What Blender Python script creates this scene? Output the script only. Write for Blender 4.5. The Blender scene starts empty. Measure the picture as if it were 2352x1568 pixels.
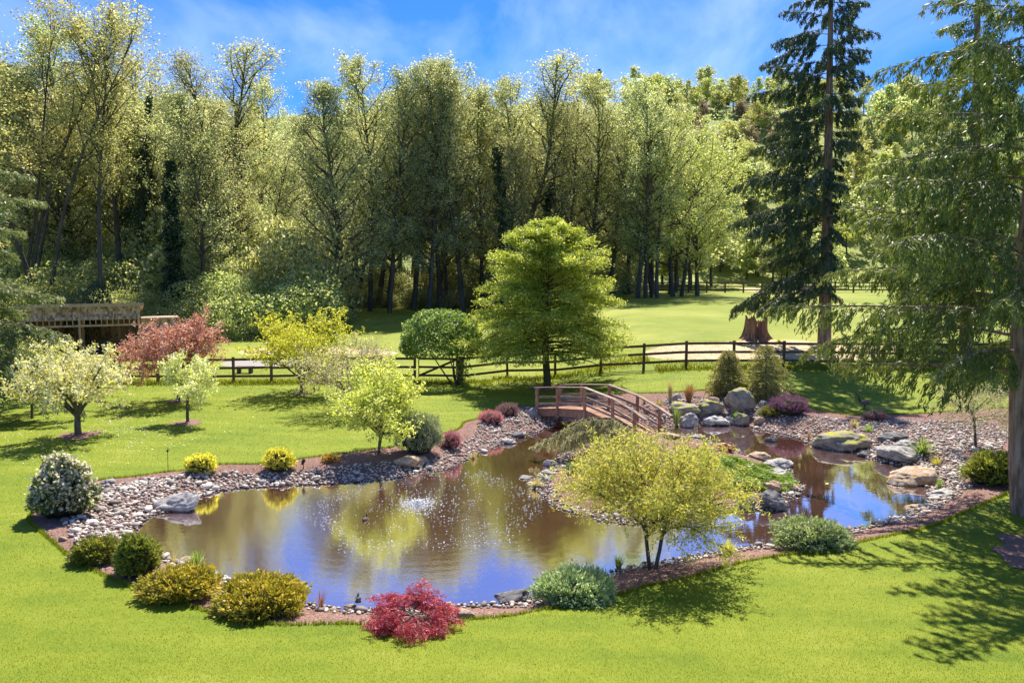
import bpy, math, random
import numpy as np
from mathutils import noise as mnoise
from mathutils import Vector, Matrix
from mathutils.geometry import delaunay_2d_cdt
R = math.radians
sc = bpy.context.scene
COL = sc.collection
rng = np.random.default_rng(7)
random.seed(7)

# ------------------------------------------------------------------ camera, sky, sun, exposure
F = 1829.0; CX = 1176.0; CY = 784.0; HZ = 610.0; CH = 6.15
PITCH = math.atan((CY - HZ) / F)
cam = bpy.data.cameras.new('camera'); cam.sensor_width = 36; cam.lens = 36 * F / 2352; cam.clip_end = 3000; cam.clip_start = .1
camo = bpy.data.objects.new('camera', cam); COL.objects.link(camo)
camo.location = (0, 0, CH); camo.rotation_euler = (math.pi / 2 - PITCH, 0, 0)
sc.camera = camo
SUN_EL, SUN_AZ = 57.0, 12.0            # azimuth measured from +Y towards +X
w = bpy.data.worlds.new('World'); sc.world = w; w.use_nodes = True
nt = w.node_tree; nt.nodes.clear()
def WN(t, **k):
    n = nt.nodes.new(t)
    for a, b in k.items(): setattr(n, a, b)
    return n
out = WN('ShaderNodeOutputWorld'); bg = WN('ShaderNodeBackground'); bg.inputs[1].default_value = .14
sky = WN('ShaderNodeTexSky', sky_type='NISHITA', sun_disc=False, sun_elevation=R(SUN_EL), sun_rotation=R(SUN_AZ),
         altitude=600, air_density=1.0, dust_density=.0, ozone_density=4.0)
tint = WN('ShaderNodeMix', data_type='RGBA', blend_type='MULTIPLY'); tint.inputs[0].default_value = 1
tint.inputs[7].default_value = (.13, .315, .60, 1)
tc = WN('ShaderNodeTexCoord'); sep = WN('ShaderNodeSeparateXYZ')
mp = WN('ShaderNodeMapping'); mp.inputs['Scale'].default_value = (1.9, 1.7, 3.0); mp.inputs['Rotation'].default_value = (0, R(24), 0); mp.inputs['Location'].default_value = (1.35, 0.4, .3)
n1 = WN('ShaderNodeTexNoise'); n1.inputs['Scale'].default_value = 1.7; n1.inputs['Detail'].default_value = 9; n1.inputs['Roughness'].default_value = .56; n1.inputs['Distortion'].default_value = .9
rp = WN('ShaderNodeValToRGB'); rp.color_ramp.elements[0].position = .44; rp.color_ramp.elements[1].position = .80
rp.color_ramp.elements[0].color = (0, 0, 0, 1); rp.color_ramp.elements[1].color = (.5, .5, .5, 1)
mixc = WN('ShaderNodeMix', data_type='RGBA'); mixc.inputs[7].default_value = (3.6, 4.3, 5.2, 1)
L = nt.links.new
L(tc.outputs['Generated'], mp.inputs[0]); L(mp.outputs[0], n1.inputs['Vector']); L(n1.outputs[0], rp.inputs[0])
L(sky.outputs[0], tint.inputs[6]); L(tint.outputs[2], mixc.inputs[6]); L(rp.outputs[0], mixc.inputs[0])
L(mixc.outputs[2], bg.inputs[0]); L(bg.outputs[0], out.inputs[0])
sun = bpy.data.lights.new('sun', 'SUN'); sun.energy = 4.4; sun.angle = R(.5); sun.color = (1, .94, .80)
suno = bpy.data.objects.new('sun', sun); COL.objects.link(suno)
sd = Vector((math.sin(R(SUN_AZ)) * math.cos(R(SUN_EL)), math.cos(R(SUN_AZ)) * math.cos(R(SUN_EL)), math.sin(R(SUN_EL))))
suno.rotation_euler = sd.to_track_quat('Z', 'Y').to_euler(); suno.location = (0, 0, 60)
sc.view_settings.view_transform = 'Standard'; sc.view_settings.look = 'None'; sc.view_settings.gamma = 1
sc.view_settings.use_curve_mapping = False; sc.view_settings.exposure = 1.12
sc.cycles.max_bounces = 10; sc.cycles.transparent_max_bounces = 4; sc.cycles.diffuse_bounces = 4; sc.cycles.transmission_bounces = 5

# ------------------------------------------------------------------ picking helpers
def ray(px, py):
    u = (px - CX) / F; v = (CY - py) / F
    c, s = math.cos(PITCH), math.sin(PITCH)
    return np.array([u, c + v * s, -s + v * c])
def plane(px, py, z=0.0):
    r = ray(px, py); t = (z - CH) / r[2]
    return np.array([r[0] * t, r[1] * t])
def sm(a, b, x):
    t = np.clip((x - a) / (b - a), 0, 1); return t * t * (3 - 2 * t)
def catmull(P, step=.18, closed=True):
    P = np.asarray(P, float); n = len(P); o = []
    for i in range(n if closed else n - 1):
        if closed: a, b, c, d = P[(i - 1) % n], P[i], P[(i + 1) % n], P[(i + 2) % n]
        else: a, b, c, d = P[max(i - 1, 0)], P[i], P[i + 1], P[min(i + 2, n - 1)]
        k = max(1, int(np.linalg.norm(c - b) / step))
        for j in range(k):
            t = j / k
            o.append(.5 * ((2 * b) + (-a + c) * t + (2 * a - 5 * b + 4 * c - d) * t * t + (-a + 3 * b - 3 * c + d) * t ** 3))
    if not closed: o.append(P[-1])
    return np.array(o)
def inside(Q, x, y):
    x = np.asarray(x, float); y = np.asarray(y, float); r = np.zeros(x.shape, bool)
    x0, y0 = Q[:, 0], Q[:, 1]; x1, y1 = np.roll(x0, -1), np.roll(y0, -1)
    for a, b, c, d in zip(x0, y0, x1, y1):
        if b == d: continue
        m = ((b > y) != (d > y)) & (x < (c - a) * (y - b) / (d - b) + a); r ^= m
    return r
def pdist(Q, x, y):
    x = np.asarray(x, float); y = np.asarray(y, float); r = np.full(x.shape, 1e9)
    A = Q; B = np.roll(Q, -1, 0)
    for a, b in zip(A, B):
        d = b - a; l = d @ d + 1e-12
        t = np.clip(((x - a[0]) * d[0] + (y - a[1]) * d[1]) / l, 0, 1)
        r = np.minimum(r, (x - a[0] - t * d[0]) ** 2 + (y - a[1] - t * d[1]) ** 2)
    return np.sqrt(r)
POND = [(304,1222),(330,1190),(360,1178),(400,1172),(447,1143),(524,1123),(610,1116),(706,1112),(790,1108),(908,1097),(965,1083),(1022,1077),(1092,1043),(1140,1024),
        (1176,1010),(1196,998),(1235,990),(1262,978),(1290,962),(1350,955),(1410,962),(1460,975),(1525,980),(1568,978),(1622,978),(1678,976),(1723,978),(1741,985),(1777,992),(1812,998),(1848,1012),
        (1870,1024),(1925,1036),(1977,1036),(1990,1050),(2026,1061),(2070,1068),(2104,1074),(2112,1090),(2128,1110),(2137,1128),(2143,1149),(2121,1168),(2056,1192),(1966,1217),(1880,1237),(1796,1252),(1701,1260),(1601,1277),
        (1526,1290),(1436,1307),(1340,1345),(1250,1372),(1176,1388),(1086,1390),(1000,1396),(900,1401),(796,1401),(711,1393),(640,1375),(560,1350),(480,1318),(400,1292),(350,1266),(318,1244)]
ISLE = [(1284,1050),(1276,1075),(1248,1092),(1224,1116),(1247,1130),(1271,1157),(1342,1183),(1402,1198),(1452,1203),(1521,1204),(1565,1207),(1610,1190),(1699,1169),(1791,1169),(1803,1148),(1832,1130),(1842,1116),
        (1817,1097),(1811,1083),(1764,1056),(1708,1046),(1680,1026),(1633,1019),(1600,1004),(1545,1003),(1500,1000),(1440,1003),(1380,1010),(1325,1030)]
POND = catmull([plane(*p) for p in POND], .25); ISLE = catmull([plane(*p) for p in ISLE], .25)
def wsdf(x, y):
    x = np.asarray(x, float); y = np.asarray(y, float)
    near = (x > -18) & (x < 20) & (y > 10) & (y < 42)
    o = np.full(x.shape, 9.0)
    if near.any():
        xn, yn = x[near], y[near]
        d = np.minimum(pdist(POND, xn, yn), pdist(ISLE, xn, yn))
        o[near] = np.where(inside(POND, xn, yn) & ~inside(ISLE, xn, yn), -d, d)
    return o
def base_z(x, y):
    x = np.asarray(x, float); y = np.asarray(y, float)
    s = sm(.5, 9, x) * sm(27, 38, y)
    z = .32 + .85 * s
    z = z + (1 - s) * 1.5 * np.clip((y - 39) / 36, 0, 1) ** 1.3
    z = z + s * 1.8 * (1 - np.exp(-np.maximum(y - 38.5, 0) / 9))
    z = z + .03 * np.maximum(13 - y, 0)
    z = z + 44 * sm(100, 225, y) + 3 * np.sin(x * .021 + 1.3) * sm(110, 200, y) - 14 * sm(-40, 60, -np.abs(x - 20) + 20) * 0
    z = z + .04 * np.sin(x * .35 + 1) * np.sin(y * .27)
    return z
def terr(x, y, s=None):
    x = np.atleast_1d(np.asarray(x, float)); y = np.atleast_1d(np.asarray(y, float))
    if s is None: s = wsdf(x, y)
    b = base_z(x, y)
    isl = (s > 0) & (s < 8) & inside(ISLE, x, y)
    z = np.where(s > 0, b * sm(-.05, 1.3, s), -.5 * sm(0, 1.2, -s))
    return np.where(isl, .5 * sm(-.05, 1.9, s), z)
def tz(x, y): return float(terr(x, y)[0])
_D = np.concatenate([np.arange(7, 60, .15), np.arange(60, 420, .6)])
def hit(px, py):
    r = ray(px, py); r = r / r[1]
    X = r[0] * _D; Z = CH + r[2] * _D
    k = np.argmax(Z <= terr(X, _D))
    if k == 0: k = len(_D) - 1
    a, b = _D[k - 1], _D[k]
    for _ in range(12):
        m = (a + b) / 2
        if CH + r[2] * m <= tz(r[0] * m, m): b = m
        else: a = m
    return np.array([r[0] * b, b, tz(r[0] * b, b)])
def atd(px, d, z=.4): return (px - CX) / F * (d * math.cos(PITCH) + (CH - z) * math.sin(PITCH))   # x of a pixel column at distance d
def topz(py, d): return CH - (py - HZ) * d / F
def col_at(px, d):
    x = atd(px, d); return np.array([x, d, tz(x, d)])

# ------------------------------------------------------------------ object helpers
def prop(o, label=None, cat=None, group=None, kind=None):
    if label: o['label'] = label
    if cat: o['category'] = cat
    if group: o['group'] = group
    if kind: o['kind'] = kind
    return o
def thing(name, label, cat, loc=(0, 0, 0), rz=0, group=None, scale=1):
    o = bpy.data.objects.new(name, None); COL.objects.link(o); o.empty_display_size = .2
    o.location = tuple(map(float, loc)); o.rotation_euler = (0, 0, rz)
    o.scale = (scale,) * 3 if np.isscalar(scale) else tuple(scale)
    return prop(o, label, cat, group)
def put(name, me, parent=None, mat=None, **k):
    if mat is not None and not me.materials: me.materials.append(mat)
    o = bpy.data.objects.new(name, me); COL.objects.link(o)
    if parent is not None: o.parent = parent
    return prop(o, **k)
def copy_tree(o, parent=None):
    c = o.copy(); COL.objects.link(c); c.parent = parent
    for ch in CH_OF.get(o.name, []):
        copy_tree(ch, c)
    return c
CH_OF = {}
def mesh(name, V, quads=None, tris=None, rnd=None, smooth=False, polys=None):
    me = bpy.data.meshes.new(name)
    V = np.asarray(V, np.float32)
    me.vertices.add(len(V)); me.vertices.foreach_set('co', V.ravel())
    parts = []; sizes = []
    for a, n in ((quads, 4), (tris, 3)):
        if a is not None and len(a):
            a = np.asarray(a, np.int32); parts.append(a.ravel()); sizes.append(np.full(len(a), n, np.int32))
    if polys:
        for p in polys: parts.append(np.array(p, np.int32)); sizes.append(np.array([len(p)], np.int32))
    li = np.concatenate(parts); sz = np.concatenate(sizes)
    me.loops.add(len(li)); me.loops.foreach_set('vertex_index', li)
    st = np.concatenate([[0], np.cumsum(sz)[:-1]]).astype(np.int32)
    me.polygons.add(len(sz)); me.polygons.foreach_set('loop_start', st)
    me.polygons.foreach_set('use_smooth', np.full(len(sz), smooth))
    me.update(calc_edges=True)
    if rnd is not None:
        at = me.attributes.new('rnd', 'FLOAT', 'FACE'); at.data.foreach_set('value', np.asarray(rnd, np.float32))
    return me
class MB:      # box / bar / tube collector
    def __init__(s): s.V = []; s.P = []
    def add(s, V, P):
        o = len(s.V); s.V += [tuple(map(float, v)) for v in V]; s.P += [[i + o for i in p] for p in P]; return s
    def box(s, c, d, M=None):
        x, y, z = d[0] / 2, d[1] / 2, d[2] / 2
        V = [Vector((a * x, b * y, e * z)) for e in (-1, 1) for b in (-1, 1) for a in (-1, 1)]
        if M is not None: V = [M @ v for v in V]
        V = [v + Vector(c) for v in V]
        return s.add(V, [(0, 2, 3, 1), (4, 5, 7, 6), (0, 1, 5, 4), (2, 6, 7, 3), (0, 4, 6, 2), (1, 3, 7, 5)])
    def bar(s, a, b, wd, h):
        a, b = Vector(a), Vector(b); d = (b - a); l = d.length; d.normalize()
        side = d.cross(Vector((0, 0, 1)))
        if side.length < 1e-3: side = Vector((1, 0, 0))
        side.normalize(); up = side.cross(d)
        M = Matrix((side, d, up)).transposed()
        return s.box((a + b) / 2, (wd, l, h), M)
    def tube(s, pts, rad, n=8):
        V, Q = tube_np([(np.array(pts, float), np.array(rad, float))], n); return s.add(V, Q.tolist())
    def make(s, name, smooth=False): return mesh(name, np.array(s.V), polys=s.P, smooth=smooth)
def tube_np(paths, n=5):
    V = []; Q = []; off = 0
    ang = np.arange(n) * 2 * np.pi / n; ca, sa = np.cos(ang), np.sin(ang)
    for P, r in paths:
        k = len(P)
        T = np.gradient(P, axis=0); T /= np.linalg.norm(T, axis=1)[:, None] + 1e-9
        ref = np.array([0, 0, 1.]) if abs(T[0, 2]) < .8 else np.array([1., 0, 0])
        A = np.cross(T, ref); A /= np.linalg.norm(A, axis=1)[:, None] + 1e-9
        B = np.cross(T, A)
        ring = P[:, None] + r[:, None, None] * (ca[None, :, None] * A[:, None] + sa[None, :, None] * B[:, None])
        V.append(ring.reshape(-1, 3))
        i = np.arange(k - 1)[:, None] * n; j = np.arange(n)[None]; j2 = (j + 1) % n
        q = np.stack([i + j, i + j2, i + n + j2, i + n + j], -1).reshape(-1, 4) + off
        Q.append(q[:, ::-1]); off += k * n
    return np.concatenate(V), np.concatenate(Q)
def leaf_mesh(name, P, size, asp=.5, D=None, jit=.6, up=.0, rnd=None, g=None):
    g = g or rng; N = len(P)
    d = g.normal(size=(N, 3))
    d /= np.linalg.norm(d, axis=1)[:, None]
    if D is not None:
        d = D + d * jit
        d /= np.linalg.norm(d, axis=1)[:, None] + 1e-9
    nn = g.normal(size=(N, 3)); nn[:, 2] = nn[:, 2] + up
    s = np.cross(d, nn); s /= np.linalg.norm(s, axis=1)[:, None] + 1e-9
    l = np.broadcast_to(size, (N,)) * g.uniform(.7, 1.3, N)
    a = d * (l / 2)[:, None]; b = s * (l * asp / 2)[:, None]
    c0 = a * .15
    V = np.stack([P - a, P - c0 + b, P + a, P - c0 - b], 1).reshape(-1, 3)
    Q = np.arange(4 * N).reshape(N, 4)
    if rnd is None: rnd = g.random(N)
    return mesh(name, V, quads=Q, rnd=rnd)

_PL = [(150, 'above the drooping fir at the left edge'), (260, 'by the straight slim grey trunk'), (360, 'above the shed annex'), (440, 'around the ivy column'), (540, 'above the copper pink tree'), (620, 'above the yellow maple'), (735, 'in the gap of the treeline'),
       (830, 'by the broad cone shaped tree'), (950, 'above the dome shaped tree'), (1100, 'just left of the feathery tree'), (1300, 'behind the feathery tree'), (1420, 'just right of the feathery tree'), (1560, 'by the paddock clump of trunks'), (1700, 'left of the tall spruce'),
       (1790, 'above the tree stump'), (1900, 'behind the tall spruce'), (2000, 'right of the tall spruce trunk'), (2130, 'between the tall spruce and the firs'), (9999, 'behind the big fir')]
def where(px): return next(p for l, p in _PL if px < l)
# ------------------------------------------------------------------ materials
def M_new(name):
    m = bpy.data.materials.new(name); m.use_nodes = True; t = m.node_tree; t.nodes.clear()
    def N(ty, ins=None, **k):
        n = t.nodes.new(ty)
        for a, b in k.items(): setattr(n, a, b)
        for a, b in (ins or {}).items():
            if isinstance(b, bpy.types.NodeSocket): t.links.new(b, n.inputs[a])
            else: n.inputs[a].default_value = b
        return n
    return m, t, N
def c4(c): return (c[0], c[1], c[2], 1)
def ramp(N, fac, stops):
    n = N('ShaderNodeValToRGB', {0: fac}); e = n.color_ramp.elements
    while len(e) < len(stops): e.new(.5)
    for q, (p, c) in zip(e, stops): q.position = p; q.color = c4(c)
    return n.outputs[0]
def mathn(N, op, a, b=0.0, c=None):
    ins = {0: a, 1: b}
    if c is not None: ins[2] = c
    return N('ShaderNodeMath', ins, operation=op).outputs[0]
def leafmat(name, c1, c2, trans=.42, c3=None, rough=.45, tm=1.5, objvar=.25, low=None):
    m, t, N = M_new(name)
    at = N('ShaderNodeAttribute', attribute_name='rnd').outputs['Fac']
    st = [(0, c1), (.68, c2)] + ([(1, c3)] if c3 else [])
    if len(st) == 2: st[1] = (1, c2)
    col = ramp(N, at, st)
    oi = N('ShaderNodeObjectInfo').outputs['Random']
    v = mathn(N, 'MULTIPLY_ADD', oi, objvar, 1 - objvar / 2)
    h = mathn(N, 'MULTIPLY_ADD', oi, .03, .485)
    hs = N('ShaderNodeHueSaturation', {'Hue': h, 'Value': v, 'Color': col}).outputs[0]
    pb = N('ShaderNodeBsdfPrincipled', {'Base Color': hs, 'Roughness': rough})
    tcl = N('ShaderNodeMix', {0: 1.0, 6: hs, 7: (tm * 1.03, tm * .97, tm * .62, 1)}, data_type='RGBA', blend_type='MULTIPLY').outputs[2]
    tr = N('ShaderNodeBsdfTranslucent', {'Color': tcl})
    mx = N('ShaderNodeMixShader', {0: trans, 1: pb.outputs[0], 2: tr.outputs[0]})
    N('ShaderNodeOutputMaterial', {0: mx.outputs[0]}); return m
def noisemat(name, stops, scale=8, detail=6, rough=.85, bump=.3, bscale=None, stretch=(1, 1, 1), objv=.0, coord='Object', rnd=0.0, bdist=.02, spec=.3, second=None, wet=False):
    m, t, N = M_new(name)
    tcn = N('ShaderNodeTexCoord').outputs[coord]
    mp = N('ShaderNodeMapping', {'Vector': tcn, 'Scale': stretch}).outputs[0]
    nz = N('ShaderNodeTexNoise', {'Vector': mp, 'Scale': scale, 'Detail': detail, 'Roughness': .62}).outputs[0]
    f = nz
    if rnd:
        at = N('ShaderNodeAttribute', attribute_name='rnd').outputs['Fac']
        oi = N('ShaderNodeObjectInfo').outputs['Random']
        s = mathn(N, 'FRACT', mathn(N, 'ADD', at, oi))
        f = mathn(N, 'ADD', mathn(N, 'MULTIPLY', nz, 1 - rnd), mathn(N, 'MULTIPLY', s, rnd))
    elif objv:
        oi = N('ShaderNodeObjectInfo').outputs['Random']
        f = mathn(N, 'ADD', nz, mathn(N, 'MULTIPLY_ADD', oi, objv, -objv / 2))
    col = ramp(N, f, stops)
    if second:      # (scale, lo, hi, colour) patches of a second thing, moss or lichen
        n2 = N('ShaderNodeTexNoise', {'Vector': mp, 'Scale': second[0], 'Detail': 5.0, 'Roughness': .6}).outputs[0]
        if len(second) > 4:
            nrm = N('ShaderNodeSeparateXYZ', {0: N('ShaderNodeNewGeometry').outputs['Normal']}).outputs[2]
            n2 = mathn(N, 'MULTIPLY_ADD', nrm, second[4], n2)
        mk = N('ShaderNodeMapRange', {0: n2, 1: second[1], 2: second[2]}).outputs[0]
        col = N('ShaderNodeMix', {0: mk, 6: col, 7: c4(second[3])}, data_type='RGBA').outputs[2]
    if wet:
        pz = N('ShaderNodeSeparateXYZ', {0: N('ShaderNodeNewGeometry').outputs['Position']}).outputs[2]
        wm = N('ShaderNodeMapRange', {0: pz, 1: .015, 2: .06, 3: .38, 4: 1.0}).outputs[0]
        col = N('ShaderNodeMix', {0: 1.0, 6: col, 7: N('ShaderNodeCombineXYZ', {0: wm, 1: wm, 2: wm}).outputs[0]}, data_type='RGBA', blend_type='MULTIPLY').outputs[2]
        rough = N('ShaderNodeMapRange', {0: pz, 1: .015, 2: .06, 3: .15, 4: rough}).outputs[0]
    nb = N('ShaderNodeTexNoise', {'Vector': mp, 'Scale': bscale or scale * 3, 'Detail': 5.0}).outputs[0]
    bp = N('ShaderNodeBump', {'Height': nb, 'Strength': bump, 'Distance': bdist}).outputs[0]
    pb = N('ShaderNodeBsdfPrincipled', {'Base Color': col, 'Roughness': rough, 'Normal': bp, 'Specular IOR Level': spec})
    N('ShaderNodeOutputMaterial', {0: pb.outputs[0]}); return m

MT = {}
MT['bark'] = noisemat('bark', [(.3, (.045, .036, .028)), (.7, (.17, .145, .115))], 9, stretch=(1, 1, .25), bump=.8)
MT['bark_fir'] = noisemat('bark_fir', [(.3, (.10, .06, .042)), (.5, (.29, .19, .14)), (.72, (.48, .37, .30))], 7, stretch=(1.6, 1.6, .22), bump=1, bdist=.05)
MT['bark_moss'] = noisemat('bark_moss', [(.35, (.05, .05, .02)), (.7, (.16, .13, .05))], 9, stretch=(1, 1, .3), bump=.8)
MT['bark_far'] = noisemat('bark_far', [(.3, (.035, .03, .024)), (.7, (.13, .115, .09))], 2, stretch=(1, 1, .3), bump=.3)
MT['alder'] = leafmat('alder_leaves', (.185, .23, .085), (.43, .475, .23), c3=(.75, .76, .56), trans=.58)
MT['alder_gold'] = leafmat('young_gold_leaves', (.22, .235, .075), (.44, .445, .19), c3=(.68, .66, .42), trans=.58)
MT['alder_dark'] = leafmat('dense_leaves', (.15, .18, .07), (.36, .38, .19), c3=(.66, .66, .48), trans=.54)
MT['understory'] = leafmat('understory_leaves', (.20, .26, .08), (.42, .47, .20), c3=(.68, .70, .46), trans=.58)
MT['pale'] = leafmat('pale_hill_leaves', (.28, .32, .07), (.46, .48, .16), c3=(.58, .58, .32), trans=.45)
MT['brush'] = leafmat('brown_brush', (.34, .24, .15), (.50, .38, .26), trans=.35, tm=1.1)
MT['ivy'] = leafmat('ivy_leaves', (.012, .035, .014), (.03, .07, .025), trans=.2)
MT['needle'] = leafmat('fir_needles', (.042, .08, .018), (.145, .20, .038), c3=(.50, .49, .18), trans=.28, rough=.5)
MT['needle_light'] = leafmat('light_fir_needles', (.08, .125, .045), (.20, .25, .10), c3=(.52, .52, .32), trans=.34, rough=.5)
MT['needle_dark'] = leafmat('spruce_needles', (.030, .060, .026), (.075, .105, .042), c3=(.24, .22, .10), trans=.22, rough=.55)
MT['center'] = leafmat('feathery_leaves', (.17, .235, .028), (.42, .45, .06), c3=(.66, .63, .20), trans=.45)
MT['lime'] = leafmat('lime_maple_leaves', (.36, .42, .06), (.60, .62, .16), c3=(.75, .75, .38), trans=.5)
MT['yellow'] = leafmat('yellow_maple_leaves', (.36, .40, .03), (.62, .62, .07), c3=(.5, .56, .14), trans=.48)
MT['foremaple'] = leafmat('laceleaf_maple_leaves', (.26, .36, .08), (.58, .56, .09), c3=(.75, .70, .28), trans=.48)
MT['apple'] = leafmat('apple_leaves', (.40, .46, .12), (.62, .63, .24), trans=.52, objvar=.08)
MT['blossom'] = leafmat('white_blossom', (.72, .68, .58), (.86, .83, .76), trans=.45, tm=1.2)
MT['blossom_pink'] = leafmat('faded_blossom', (.40, .34, .27), (.72, .64, .58), trans=.3, tm=1.1)
MT['redmaple'] = leafmat('copper_leaves', (.38, .15, .14), (.62, .34, .32), c3=(.82, .64, .62), trans=.45, tm=1.2)
MT['orangetip'] = leafmat('orange_leaves', (.5, .15, .05), (.6, .25, .08), trans=.45, tm=1.2)
MT['crimson'] = leafmat('crimson_leaves', (.30, .015, .05), (.55, .045, .13), c3=(.70, .24, .32), trans=.42, tm=1.1)
MT['golden'] = leafmat('golden_conifer', (.16, .20, .02), (.48, .42, .05), c3=(.80, .68, .20), trans=.4)
MT['olive'] = leafmat('olive_conifer', (.10, .135, .022), (.26, .27, .045), c3=(.46, .42, .11), trans=.35)
MT['silver'] = leafmat('silvery_conifer', (.13, .21, .08), (.36, .45, .23), c3=(.72, .78, .58), trans=.38)
MT['canary'] = leafmat('canary_leaves', (.24, .30, .03), (.74, .64, .10), c3=(.85, .76, .30), trans=.42)
MT['bronze'] = leafmat('bronze_leaves', (.45, .27, .05), (.6, .4, .1), trans=.4)
MT['greyjun'] = leafmat('grey_juniper', (.16, .20, .11), (.34, .37, .22), c3=(.46, .46, .3), trans=.3)
MT['heather'] = leafmat('pink_heather', (.42, .14, .20), (.66, .30, .42), c3=(.40, .32, .18), trans=.35, tm=1.1)
MT['heather_dark'] = leafmat('dusky_heather', (.20, .10, .14), (.38, .22, .28), c3=(.26, .26, .12), trans=.3, tm=1.1)
MT['heather_purple'] = leafmat('purple_heather', (.17, .07, .16), (.32, .14, .32), c3=(.16, .22, .08), trans=.3, tm=1.1)
MT['hemlock'] = leafmat('hemlock_needles', (.14, .18, .045), (.38, .37, .12), c3=(.64, .56, .28), trans=.42)
MT['roundbush'] = leafmat('glossy_round_leaves', (.09, .155, .03), (.22, .30, .07), c3=(.50, .54, .26), trans=.4)
MT['cedar'] = leafmat('weeping_cedar_needles', (.34, .35, .17), (.56, .55, .32), c3=(.66, .64, .44), trans=.35)
MT['juniper_mat'] = leafmat('creeping_juniper', (.14, .23, .03), (.32, .42, .06), trans=.35)
MT['bluejun'] = leafmat('blue_creeper', (.07, .13, .07), (.14, .22, .12), trans=.3)
MT['blade'] = leafmat('grass_blades', (.145, .198, .010), (.218, .262, .015), c3=(.35, .345, .12), trans=.5, tm=1.3)
MT['iris'] = leafmat('iris_blades', (.16, .28, .05), (.36, .46, .14), trans=.4)
MT['straw'] = leafmat('straw_blades', (.42, .34, .12), (.60, .52, .26), trans=.3)
MT['drygrass'] = leafmat('dry_grass', (.28, .12, .05), (.46, .30, .14), trans=.3)
MT['yelgrass'] = leafmat('yellow_grass', (.42, .42, .06), (.60, .56, .14), trans=.4)
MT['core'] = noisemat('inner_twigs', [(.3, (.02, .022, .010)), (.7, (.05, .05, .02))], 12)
STONE = [(.12, (.14, .115, .10)), (.35, (.32, .265, .23)), (.6, (.50, .42, .365)), (.85, (.68, .60, .53))]
MT['cobble'] = noisemat('river_cobble', STONE, 12, rnd=.8, rough=.6, bump=.15, wet=True)
MT['rock'] = noisemat('boulder_stone', [(.3, (.16, .15, .145)), (.5, (.36, .335, .32)), (.7, (.62, .58, .54))], 3.2, objv=.12, rough=.8, bump=.8, bscale=14, bdist=.03, wet=True)
MT['rock_moss'] = noisemat('mossy_stone', [(.3, (.13, .115, .10)), (.7, (.40, .36, .31))], 3.2, objv=.1, bump=.8, bscale=14, bdist=.03, second=(2.2, .60, .72, (.36, .34, .04), .16), wet=True)
MT['rock_warm'] = noisemat('ochre_stone', [(.3, (.24, .17, .12)), (.5, (.46, .36, .28)), (.7, (.62, .54, .46))], 2.6, bump=.8, bscale=14, bdist=.03, second=(3.0, .5, .62, (.42, .22, .07)), wet=True)
MT['rock_dark'] = noisemat('dark_wet_stone', [(.3, (.05, .05, .05)), (.6, (.20, .19, .20)), (.8, (.5, .48, .48))], 2.4, bump=.8, bscale=14, bdist=.03, wet=True)
MT['mulch'] = noisemat('bark_mulch', [(.25, (.09, .042, .034)), (.5, (.26, .145, .12)), (.72, (.40, .26, .22))], 26, detail=8, rough=.95, bump=1, bscale=60, bdist=.03, coord='Object')
MT['mud'] = noisemat('pond_silt', [(.3, (.08, .05, .035)), (.7, (.16, .10, .07))], 5)
MT['dirt'] = noisemat('bare_dirt', [(.3, (.38, .25, .13)), (.55, (.56, .42, .26)), (.8, (.64, .52, .36))], 1.8, bump=.4)
MT['gravel'] = noisemat('grey_gravel', [(.3, (.22, .2, .19)), (.7, (.42, .38, .36))], 14, bump=.6)
MT['fence'] = noisemat('fence_wood', [(.3, (.06, .035, .024)), (.7, (.19, .12, .08))], 6, stretch=(1, 1, 3), objv=.15)
MT['bridge_wood'] = noisemat('bridge_wood', [(.3, (.24, .115, .07)), (.6, (.42, .235, .155)), (.8, (.55, .38, .28))], 7, stretch=(1, 1, 1), objv=.25)
MT['rail_wood'] = noisemat('weathered_rail', [(.3, (.17, .11, .085)), (.6, (.38, .27, .21)), (.8, (.55, .45, .38))], 7, objv=.2)
MT['shingle'] = noisemat('grey_shingle', [(.2, (.20, .125, .095)), (.5, (.40, .275, .22)), (.8, (.58, .46, .39))], 9, rnd=.6, bump=.4)
MT['shed_trim'] = noisemat('shed_trim_wood', [(.3, (.30, .20, .13)), (.7, (.54, .40, .28))], 5, objv=.1)
MT['shed_board'] = noisemat('shed_inner_board', [(.3, (.34, .17, .06)), (.7, (.62, .37, .17))], 5, stretch=(3, 3, .5), objv=.35)
MT['stump'] = noisemat('stump_wood', [(.3, (.12, .055, .035)), (.5, (.30, .16, .10)), (.72, (.46, .35, .27))], 5, stretch=(3, 3, .35), bump=1, bdist=.06, bscale=9)
MT['black'] = noisemat('black_metal', [(.3, (.012, .012, .012)), (.7, (.03, .03, .03))], 5, rough=.5)
MT['white'] = noisemat('white_paint', [(.3, (.7, .69, .66)), (.7, (.82, .81, .78))], 5, rough=.5)
MT['red'] = noisemat('red_paint', [(.3, (.30, .025, .015)), (.7, (.42, .04, .025))], 5, rough=.4)
MT['grey'] = noisemat('grey_cast_stone', [(.3, (.08, .085, .09)), (.7, (.20, .205, .21))], 14)
MT['foam'] = noisemat('white_foam_glint', [(.3, (.78, .8, .85)), (.7, (.92, .93, .95))], 15, rough=.25)
MT['feather_b'] = noisemat('brown_feather', [(.3, (.08, .06, .045)), (.7, (.22, .18, .14))], 25)

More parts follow.
